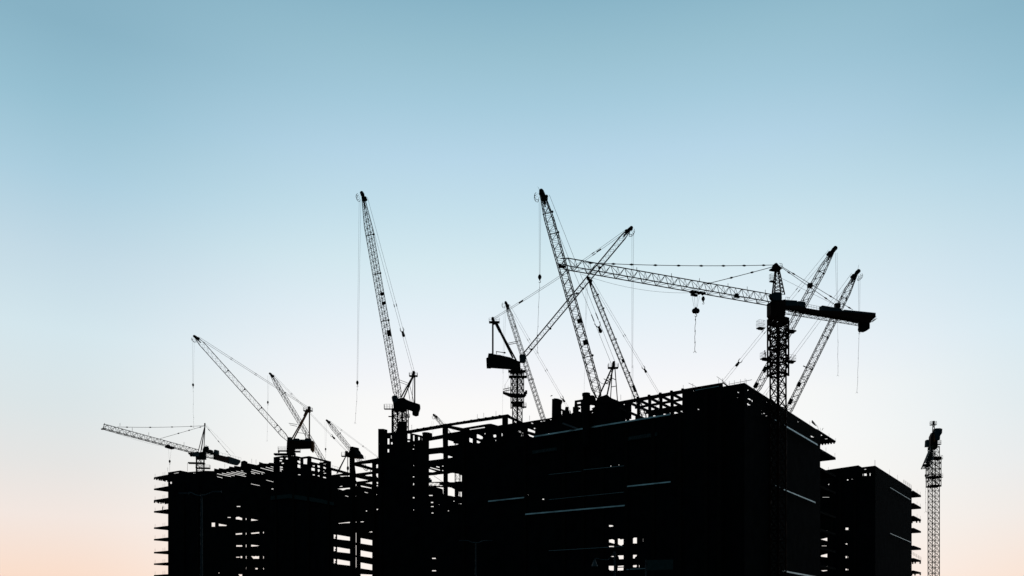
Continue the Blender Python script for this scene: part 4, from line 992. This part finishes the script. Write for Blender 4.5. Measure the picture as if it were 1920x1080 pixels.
# H: biggest luffing crane
YH = 180.0; fH = fp(YH); mH = P(1137, 790, YH)
cH, a, b, w = luffer('biggest luffing crane, its wide lattice jib leaning left over the middle of the skyline', YH, (1122.5, 746), (1016, 361), 19.5, 46, (1149.5, 680), .38, -1, 0, .05, .13, .45, .105, .052,
    knots=(.72, .74), spreader=.80, hooks=(1012.5, 378, 1012, 515, 1007, 640, .95), base=mH, gap=1.3, marks=((.372, .22, 1.0), (.268, .22, 1.1)), bars=((.90, 0, .1), (.80, 0, .2), (.50, 0, .9), (.20, 0, .3)), head_big=1.15)
m = MB(); mast(m, P(1120, 790, YH), 0, P(0, 770, YH).z, 2.4, .6, 2.2, .16, .08); m.build('mast', 'crane_steel', cH)
chain(cH, P(1007.5, 626, YH), P(1008, 660, YH), .03, .05)
plates(cH, fH, [(1117.5, 751), (1125, 743.5), (1131, 742), (1138, 739), (1143, 744), (1148, 747), (1158.5, 751), (1168, 757), (1176, 764), (1181, 776), (1172, 789), (1122, 792), (1118, 782), (1116.5, 770), (1116, 756)], 'machinery_deck', 'crane_steel', 3.4)
plates(cH, fH, [(1105, 742.5), (1108, 741), (1114, 742), (1116, 746), (1115.5, 758), (1105, 758)], 'cab', 'slate_paint', 1.6, off=-1.2)
legs(cH, [(P(1149, 686, YH-1.2), P(1119.5, 751, YH-1.3)), (P(1149.8, 688, YH+1.2), P(1138, 742, YH+1.3))], .16)
legs(cH, [(P(1148.3, 690, YH-1), P(1144.8, 746, YH-1)), (P(1153, 690, YH-1), P(1157.8, 752, YH-1))], .09, name='a_frame_brace')
m = MB()
for a_, b_ in (((1148, 709), (1154, 712)), ((1146.5, 725.5), (1154.7, 724)), ((1141, 702), (1147, 706)), ((1137, 712), (1145, 718)), ((1132, 720), (1143, 716)), ((1140, 706), (1144, 714)), ((1134, 716), (1147, 710)), ((1132, 710), (1138, 714)), ((1143, 698), (1148.5, 695)), ((1134, 719), (1142, 720))): m.tube(P(*a_, YH), P(*b_, YH), .08, 4)
m.build('a_frame_lacing', 'crane_steel', cH)
m = MB(); m.bar(P(1150.5, 679, YH), P(1150, 691, YH), 1.5, .5); m.ball(P(1150.5, 681.5, YH), .3, .5); m.build('a_frame_head', 'crane_steel', cH)
platform(cH, P(1149.6, 690, YH), 2.2, 1.8, 0, .9, .16, .15)
rope(cH, [P(1122, 712, YH), P(1136, 718, YH)], .05, 'control_cable', sag=.5)
MB().tube(P(1012, 357, YH), P(1008.5, 350, YH), .035, 4).build('aerial', 'rope', cH)

# I: behind and right of it
YI = 265.0
cI, a, b, w = luffer('distant luffing crane whose jib rises behind the open roof frame, right of the biggest one', YI, (1209.5, 785), (1103.5, 522), 10.5, 60, (1238, 742), .42, -1, 0, .02, .14, .3, .09, .048,
    cage=False, knots=(.48,), spreader=.78, hooks=(1100.3, 530, 1098.5, 600, 0, 0, 0), base=P(1210, 1000, YI), gap=.7, bars=((.878, 0, .3), (.78, 0, .3), (.56, 0, .2), (.32, 0, .2)), marks=((.41, .25, 1.2), (.21, .25, 2.2)))
rope(cI, [P(1098.7, 600, YI), P(1095, 740, YI)], .022)
plates(cI, fp(YI), [(1202, 788), (1250, 788), (1250, 800), (1202, 800)], 'machinery_deck', 'crane_steel', 2.4)
legs(cI, [(P(1238, 742, YI), P(1218, 790, YI)), (P(1239, 742, YI), P(1240, 790, YI))], .1)
m = MB(); mast(m, P(1222, 776, YI), 0, P(0, 799, YI).z, 2.2, .3, 3, .14, .07, False); m.build('mast', 'crane_steel', cI)

# K, L: the two leaning right behind the big mast
YK = 230.0
cK, a, b, w = luffer('luffing crane leaning right whose jib passes just behind the thick red mast', YK, (1414, 738), (1563.5, 467), 15.0, 40, (1355, 717), .4, 1, 0, .04, .14, .4, .1, .05,
    cage=False, knots=(.30, .62), spreader=.86, hooks=(1568, 474, 1570, 600, 0, 0, 0), base=P(1400, 1000, YK), gap=.9, marks=((.16, -.3, 1.6), (.05, -.3, 1.6)), bars=((.84, 0, -.5), (.6, 0, -.3)), head_big=1.5)
rope(cK, [P(1570.3, 598, YK), P(1571, 640, YK)], .022); chain(cK, P(1571, 636, YK), P(1571, 703, YK), .032, .1)
plates(cK, fp(YK), [(1407, 733), (1424, 740), (1424, 745), (1407, 745)], 'machinery_deck', 'crane_steel', 2.4)
legs(cK, [(P(1355, 717, YK), P(1395, 746, YK)), (P(1354, 718, YK), P(1356, 748, YK))], .15)
m = MB(); mast(m, P(1419, 765, YK), 0, P(0, 745, YK).z, 2.2, .3, 3, .14, .07, False); m.build('mast', 'crane_steel', cK)
YL_ = 222.0
cL, a, b, w = luffer('luffing crane leaning right, its hook hanging beside the counterweight of the crane with horizontal jib', YL_, (1474, 779), (1607, 510), 14.5, 44, (1432, 742), .4, 1, 0, .04, .14, .35, .1, .05,
    cage=True, knots=(.30, .70), hooks=(1611, 517, 1611, 614, 1607, 735, .95), base=P(1455, 1000, YL_), gap=.9, marks=((.21, -.3, 1.3), (.09, -.3, 1.6)), bars=((.82, 0, -.5), (.55, 0, -.2), (.33, 0, -.3)), head_big=1.3)
m = MB()
for f in (.25, .265, .34, .355, .60): 
    p = a.lerp(b, f); e_ = (b-a).normalized().cross(Vector((0, 1, 0))); m.tube(p-e_*w*.5, p+e_*w*.5, .1, 4)
m.tube(P(1506, 686, YL_), P(1513, 689.5, YL_), .14, 5)
m.build('jib_splice', 'crane_steel', cL)
MB().tube(P(1608.5, 505, YL_), P(1610.5, 496.5, YL_), .035, 4).build('aerial', 'rope', cL)
plates(cL, fp(YL_), [(1400, 790), (1486, 790), (1486, 812), (1400, 812)], 'machinery_deck', 'crane_steel', 2.4)
legs(cL, [(P(1432, 742, YL_), P(1462, 792, YL_)), (P(1430, 743, YL_), P(1430, 792, YL_))], .15)
m = MB(); mast(m, P(1460, 812, YL_), 0, P(0, 810, YL_).z, 2.2, .3, 3, .14, .07, False); m.build('mast', 'crane_steel', cL)

# M: lone crane at the far right, seen end on
YM = 190.0; mM = P(1750.7, 1000, YM); fM = fp(YM)
cM = thing('tower_crane', 'lone crane on a tall bare lattice mast at the far right, seen end on', 'tower crane', (mM.x, mM.y, 0), 'tower cranes over the site')
zM = lambda y: P(0, y, YM).z
m = MB(); mast(m, mM, 0, zM(838), 1.72, .08, 1.28, .11, .045); m.build('mast', 'crane_yellow', cM)
m = MB(); mast(m, mM, zM(913), zM(858), 2.2, .08, 1.3, .11, .05)
for y_ in (859, 912, 895): m.box(Vector((mM.x, mM.y, zM(y_))), 2.3, 2.3, .35, .18)
m.build('climbing_cage', 'crane_red', cM)
platform(cM, Vector((mM.x+.5, mM.y, zM(861))), 2.6, 2.2, .1, .8, .15, .3); platform(cM, Vector((mM.x+.1, mM.y, zM(895.5))), 3.4, 2.4, .1, .8, .15, .3)
m = MB()
for sx in (-1, 1):
    m.tube(P(1750.5+sx*2.3, 816, YM), P(1750.2+sx*.9, 791, YM), .1, 5)
for k in range(4):
    y0_, y1_ = 815-k*6, 809-k*6
    m.tube(P(1748.4+k*.35, y0_, YM), P(1752.6-k*.35, y1_, YM), .05, 4); m.tube(P(1752.6-k*.35, y0_, YM), P(1748.4+k*.35, y1_, YM), .05, 4)
m.bar(P(1750.3, 797, YM), P(1750.3, 789.5, YM), .5, .3); m.build('tower_top', 'crane_steel', cM)
platform(cM, P(1749.8, 796.8, YM), 1.3, 1.2, 0, .8, .12)
plates(cM, fM, [(1754.5, 803), (1762.5, 802.7), (1767, 804), (1766.5, 812), (1763, 817), (1762.5, 824.5), (1754.5, 824.5), (1753, 815)], 'machinery_house', 'slate_paint', 2.2)
plates(cM, fM, [(1745.5, 818), (1749, 810.5), (1754.5, 808), (1758.5, 818), (1758.5, 838), (1756, 842), (1743, 843), (1744.5, 836)], 'slewing_platform', 'crane_red', 2.0, off=.5)
plates(cM, fM, [(1751.5, 814), (1754.3, 812), (1755, 826), (1751.5, 829)], 'counter_jib', 'crane_orange', 3.0, off=.4)
plates(cM, fM, [(1737, 826), (1738, 824.3), (1741, 824.3), (1742.3, 827), (1743, 833), (1742.5, 837.5), (1736.3, 837.7)], 'cab', 'slate_paint', 1.4, off=-1.2)
m = MB(); lattice(m, P(1746, 843, YM), P(1734.5, 873, YM-34), 1.5, 1.5, 22, 0, 0, .02, 1, .8, .07, .05, tri=True); m.build('jib', 'crane_steel', cM)
platform(cM, P(1760.5, 833.5, YM), .7, 1.4, 0, .9, .12)
m = MB(); m.bar(P(1731.7, 872.5, YM-34), P(1741, 873.2, YM-34), 1.0, .4); m.build('jib_end', 'crane_steel', cM)
rope(cM, [P(1735.3, 874, YM-34), P(1735.3, 889, YM-34)], .03); hook(cM, P(1735.8, 889, YM-34), .5); chain(cM, P(1735.6, 897, YM-34), P(1736, 958, YM-34), .022, .04)

# N: tiny one beyond the roof beam
YN = 400.0
cN, a, b, w = luffer('tiny far luffing crane peeping over the long roof beam, head pointing left', YN, (852, 824), (814, 778), 6.5, 16, None, .4, -1, 0, .02, .10, .6, .08, .05,
    hooks=(811, 790, 811, 815, 0, 0, 0), base=P(858, 1000, YN), head_big=1.2, head_mat='crane_red')
rope(cN, [P(817, 778, YN), P(856, 812, YN)], .03, 'pendant_rope')
plates(cN, fp(YN), [(850, 823), (862, 825), (862, 832), (850, 830)], 'machinery_deck', 'crane_steel', 2.4)
m = MB(); mast(m, P(858, 832, YN), 0, P(0, 830, YN).z, 2.2, .3, 3, .14, .07, False); m.build('mast', 'crane_steel', cN)
# O: part of another, seen through the open floors
YO = 310.0; fO = fp(YO)
cO = thing('tower_crane', 'crane seen only in part through the open floors under the long roof beam', 'tower crane', P(785, 1000, YO)*1, 'tower cranes over the site')
cO.location.z = 0
m = MB(); lattice(m, P(778, 906, YO), P(831, 909, YO), 1.3, 1.3, 14, 0, 0, .03, 1, .8, .08, .05, tri=True); m.build('jib', 'crane_steel', cO)
m = MB(); mast(m, P(785, 912, YO), 0, P(0, 905, YO).z, 2.0, .3, 2.5, .15, .07, False); m.build('mast', 'crane_steel', cO)
plates(cO, fO, [(796, 896), (807, 896), (807, 899), (809.5, 899), (809.5, 904), (796, 904)], 'machinery_house', 'slate_paint', 1.6)
rope(cO, [P(813, 892, YO), P(830, 903.5, YO)], .07, 'tie_bar'); legs(cO, [(P(785, 905, YO), P(787, 880, YO))], .2, name='tower_top')
plates(cO, fO, [(824, 904.5), (830.5, 907), (830.5, 910), (824, 909)], 'jib_end', 'crane_steel', 1.2)

# ================================================================== SMALL THINGS
def street_lamp(label, px, top, Yd, arms, head=None):
    p = P(px, top, Yd)
    r = thing('street_lamp', label, 'street lamp', (p.x, Yd, 0), None)
    MB().tube((p.x, Yd, 0), p, .13, 10, .07).build('pole', 'pole_paint', r)
    for pts in arms:
        m = MB(); V3 = [P(a, b, Yd) for a, b in pts]
        for a, b in zip(V3[:-1], V3[1:]): m.tube(a, b, .045, 6)
        m.build('arm', 'pole_paint', r)
        d = V3[-1]-V3[-2]; d.z = 0; d.normalize()
        m = MB(); m.bar(V3[-1]-d*.1, V3[-1]+d*.6, .22, .1); m.build('lamp_head', 'pole_paint', r)
    return r
street_lamp('tall street lamp with two curved arms in front of the leftmost block', 378, 926.5, 60, [[(378, 930), (370, 929), (364, 927), (360, 924.5), (355, 923.5), (351, 925)], [(378, 930), (384, 928.5), (391, 926), (400, 922)]])
street_lamp('tall street lamp with two curved arms in front of the largest block, bottom centre', 892, 1016, 98, [[(892, 1018), (885, 1017), (878, 1014), (870, 1013.5)], [(892, 1018), (899, 1017), (906, 1014), (914, 1013.5)]])
p = P(1152.5, 1034, 45)
r = thing('street_lamp', 'street lamp with a bell shaped shade hanging from its arm, beside the sign board', 'street lamp', (p.x, 45, 0))
MB().tube((p.x, 45, 0), p, .07, 10, .05).build('pole', 'pole_paint', r)
m = MB(); V3 = [P(a, b, 45) for a, b in ((1152.5, 1036), (1140, 1050), (1128, 1049.5), (1119, 1047), (1115, 1047.5), (1115, 1050))]
for a, b in zip(V3[:-1], V3[1:]): m.tube(a, b, .02, 6)
m.build('arm', 'pole_paint', r)
MB().tube(P(1115, 1050, 45), P(1115, 1054, 45), .05, 14, .09).tube(P(1115, 1054, 45), P(1115, 1062, 45), .09, 14, .18).build('lamp_shade', 'pole_paint', r)
# road sign
sg = thing('road_sign', 'wide dark green sign board on a post at the bottom right of centre', 'sign', (P(1211.5, 1100, 62).x, 62, 0))
f62 = fp(62)
pn = MB().poly(f62, [(1213, 1050), (1262, 1049), (1262, 1068), (1213, 1069.5)], .06).build('panel', 'netting', sg)
MB().tube((P(1211.5, 1100, 62).x, 62.1, 0), P(1211.5, 1049, 62)+Vector((0, .1, 0)), .06, 8).build('post', 'pole_paint', sg)
MB().bar(P(1210.5, 1056, 62)+Vector((0, .12, 0)), P(1262, 1055, 62)+Vector((0, .12, 0)), .05, .08).build('bracket', 'pole_paint', sg)
# flag on a leaning stick at the roof edge
fg = thing('flag', 'small dark flag drooping from a leaning stick on the right roof edge', 'flag', SIDE.at(1534, 800, .3))
MB().tube(SIDE.at(1535, 807, .3), SIDE.at(1533, 799.5, .3), .04, 5).tube(SIDE.at(1533, 799.5, .3), SIDE.at(1523, 788, .3), .035, 5).build('stick', 'rope', fg)
fv = [(1523, 788), (1525, 790.3), (1528.5, 795.3), (1531.5, 799.3), (1528, 797), (1524.5, 794), (1522.6, 792.2)]
MB().poly(SIDE, fv, .12, off=.25).build('cloth', 'cloth', fg)
# bird
bp_ = P(1034.2, 742, 150)
m = MB(); m.ball(bp_, .14, .1, 8); m.slab([[bp_+Vector((-.05, .05, .04)), bp_+Vector((.25, .1, .16)), bp_+Vector((.12, -.1, .02))]], (0, 0, .02)); m.slab([[bp_+Vector((.05, .05, .02)), bp_+Vector((-.26, .1, -.14)), bp_+Vector((-.1, -.1, 0))]], (0, 0, .02))
m.tube(bp_, bp_+Vector((-.2, 0, -.05)), .05, 5, .02)
bo = m.build('bird', 'cloth', loc=bp_); tag(bo, 'dark bird flying just above the square concrete column', 'bird')

def person(label, base, hgt, face=1, bend=0.0):
    """one skinned body: pelvis root, legs, spine, arms, head"""
    s = hgt/1.75
    J_ = {'pel': (0, 0, .95), 'chest': (bend*.15, 0, 1.3), 'neck': (bend*.22, 0, 1.48), 'head': (bend*.27, 0, 1.62), 'top': (bend*.29, 0, 1.74),
          'hl': (0, .1, .9), 'kl': (.06, .11, .5), 'al': (0, .11, .08), 'tl': (.14, .11, .04), 'hr': (0, -.1, .9), 'kr': (-.02, -.11, .5), 'ar': (-.08, -.11, .08), 'tr': (.06, -.11, .04),
          'sl': (bend*.18, .19, 1.4), 'el': (bend*.18+.06, .24, 1.12), 'wl': (.22+bend*.2, .2, .95), 'fl': (.3+bend*.2, .19, .9), 'sr': (bend*.18, -.19, 1.4), 'er': (bend*.18+.1, -.24, 1.15), 'wr': (.28+bend*.2, -.18, 1.05), 'fr': (.36+bend*.2, -.16, 1.03)}
    rad = {'pel': .14, 'chest': .16, 'neck': .06, 'head': .1, 'top': .07, 'hl': .1, 'kl': .065, 'al': .05, 'tl': .04, 'hr': .1, 'kr': .065, 'ar': .05, 'tr': .04, 'sl': .07, 'el': .05, 'wl': .035, 'fl': .03, 'sr': .07, 'er': .05, 'wr': .035, 'fr': .03}
    E = [('pel', 'chest'), ('chest', 'neck'), ('neck', 'head'), ('head', 'top'), ('pel', 'hl'), ('hl', 'kl'), ('kl', 'al'), ('al', 'tl'), ('pel', 'hr'), ('hr', 'kr'), ('kr', 'ar'), ('ar', 'tr'), ('chest', 'sl'), ('sl', 'el'), ('el', 'wl'), ('wl', 'fl'), ('chest', 'sr'), ('sr', 'er'), ('er', 'wr'), ('wr', 'fr')]
    ks = list(J_); me = bpy.data.meshes.new('person')
    me.from_pydata([(J_[k][0]*s*face, J_[k][1]*s, J_[k][2]*s) for k in ks], [(ks.index(a), ks.index(b)) for a, b in E], [])
    o = bpy.data.objects.new('person', me); COL.objects.link(o); o.location = base
    o.modifiers.new('Skin', 'SKIN')
    me.skin_vertices or None
    bm = bmesh.new(); bm.from_mesh(me); ly = bm.verts.layers.skin.verify(); bm.verts.ensure_lookup_table()
    for i, k in enumerate(ks): bm.verts[i][ly].radius = (rad[k]*s, rad[k]*s); bm.verts[i][ly].use_root = (k == 'pel')
    bm.to_mesh(me); bm.free()
    sb = o.modifiers.new('Sub', 'SUBSURF'); sb.levels = 1; sb.render_levels = 1
    me.materials.append(M['cloth'])
    tag(o, label, 'person')
    h_ = MB(); c = Vector(base)+Vector((J_['head'][0]*face, 0, J_['head'][2]+.05))*s
    h_.ball(c+Vector((0, 0, .02)), .135*s, .12*s, 10); h_.tube(c+Vector((0, 0, 0)), c+Vector((0, 0, .02)), .17*s, 12)
    h_.build('helmet', 'slate_paint', o)
    return o
zt = FACE.at(288.5, 959.8).z+.25
person('worker in a helmet standing on a floor slab jutting from the left edge', FACE.xyz(FACE.t(301.5), zt, .6), 1.45, 1, .8)
person('worker in a helmet on the small platform left of the red mast', Vector((mj.x-2.9, mj.y-1.0, jz(676)+.1)), 1.6, -1, .4)
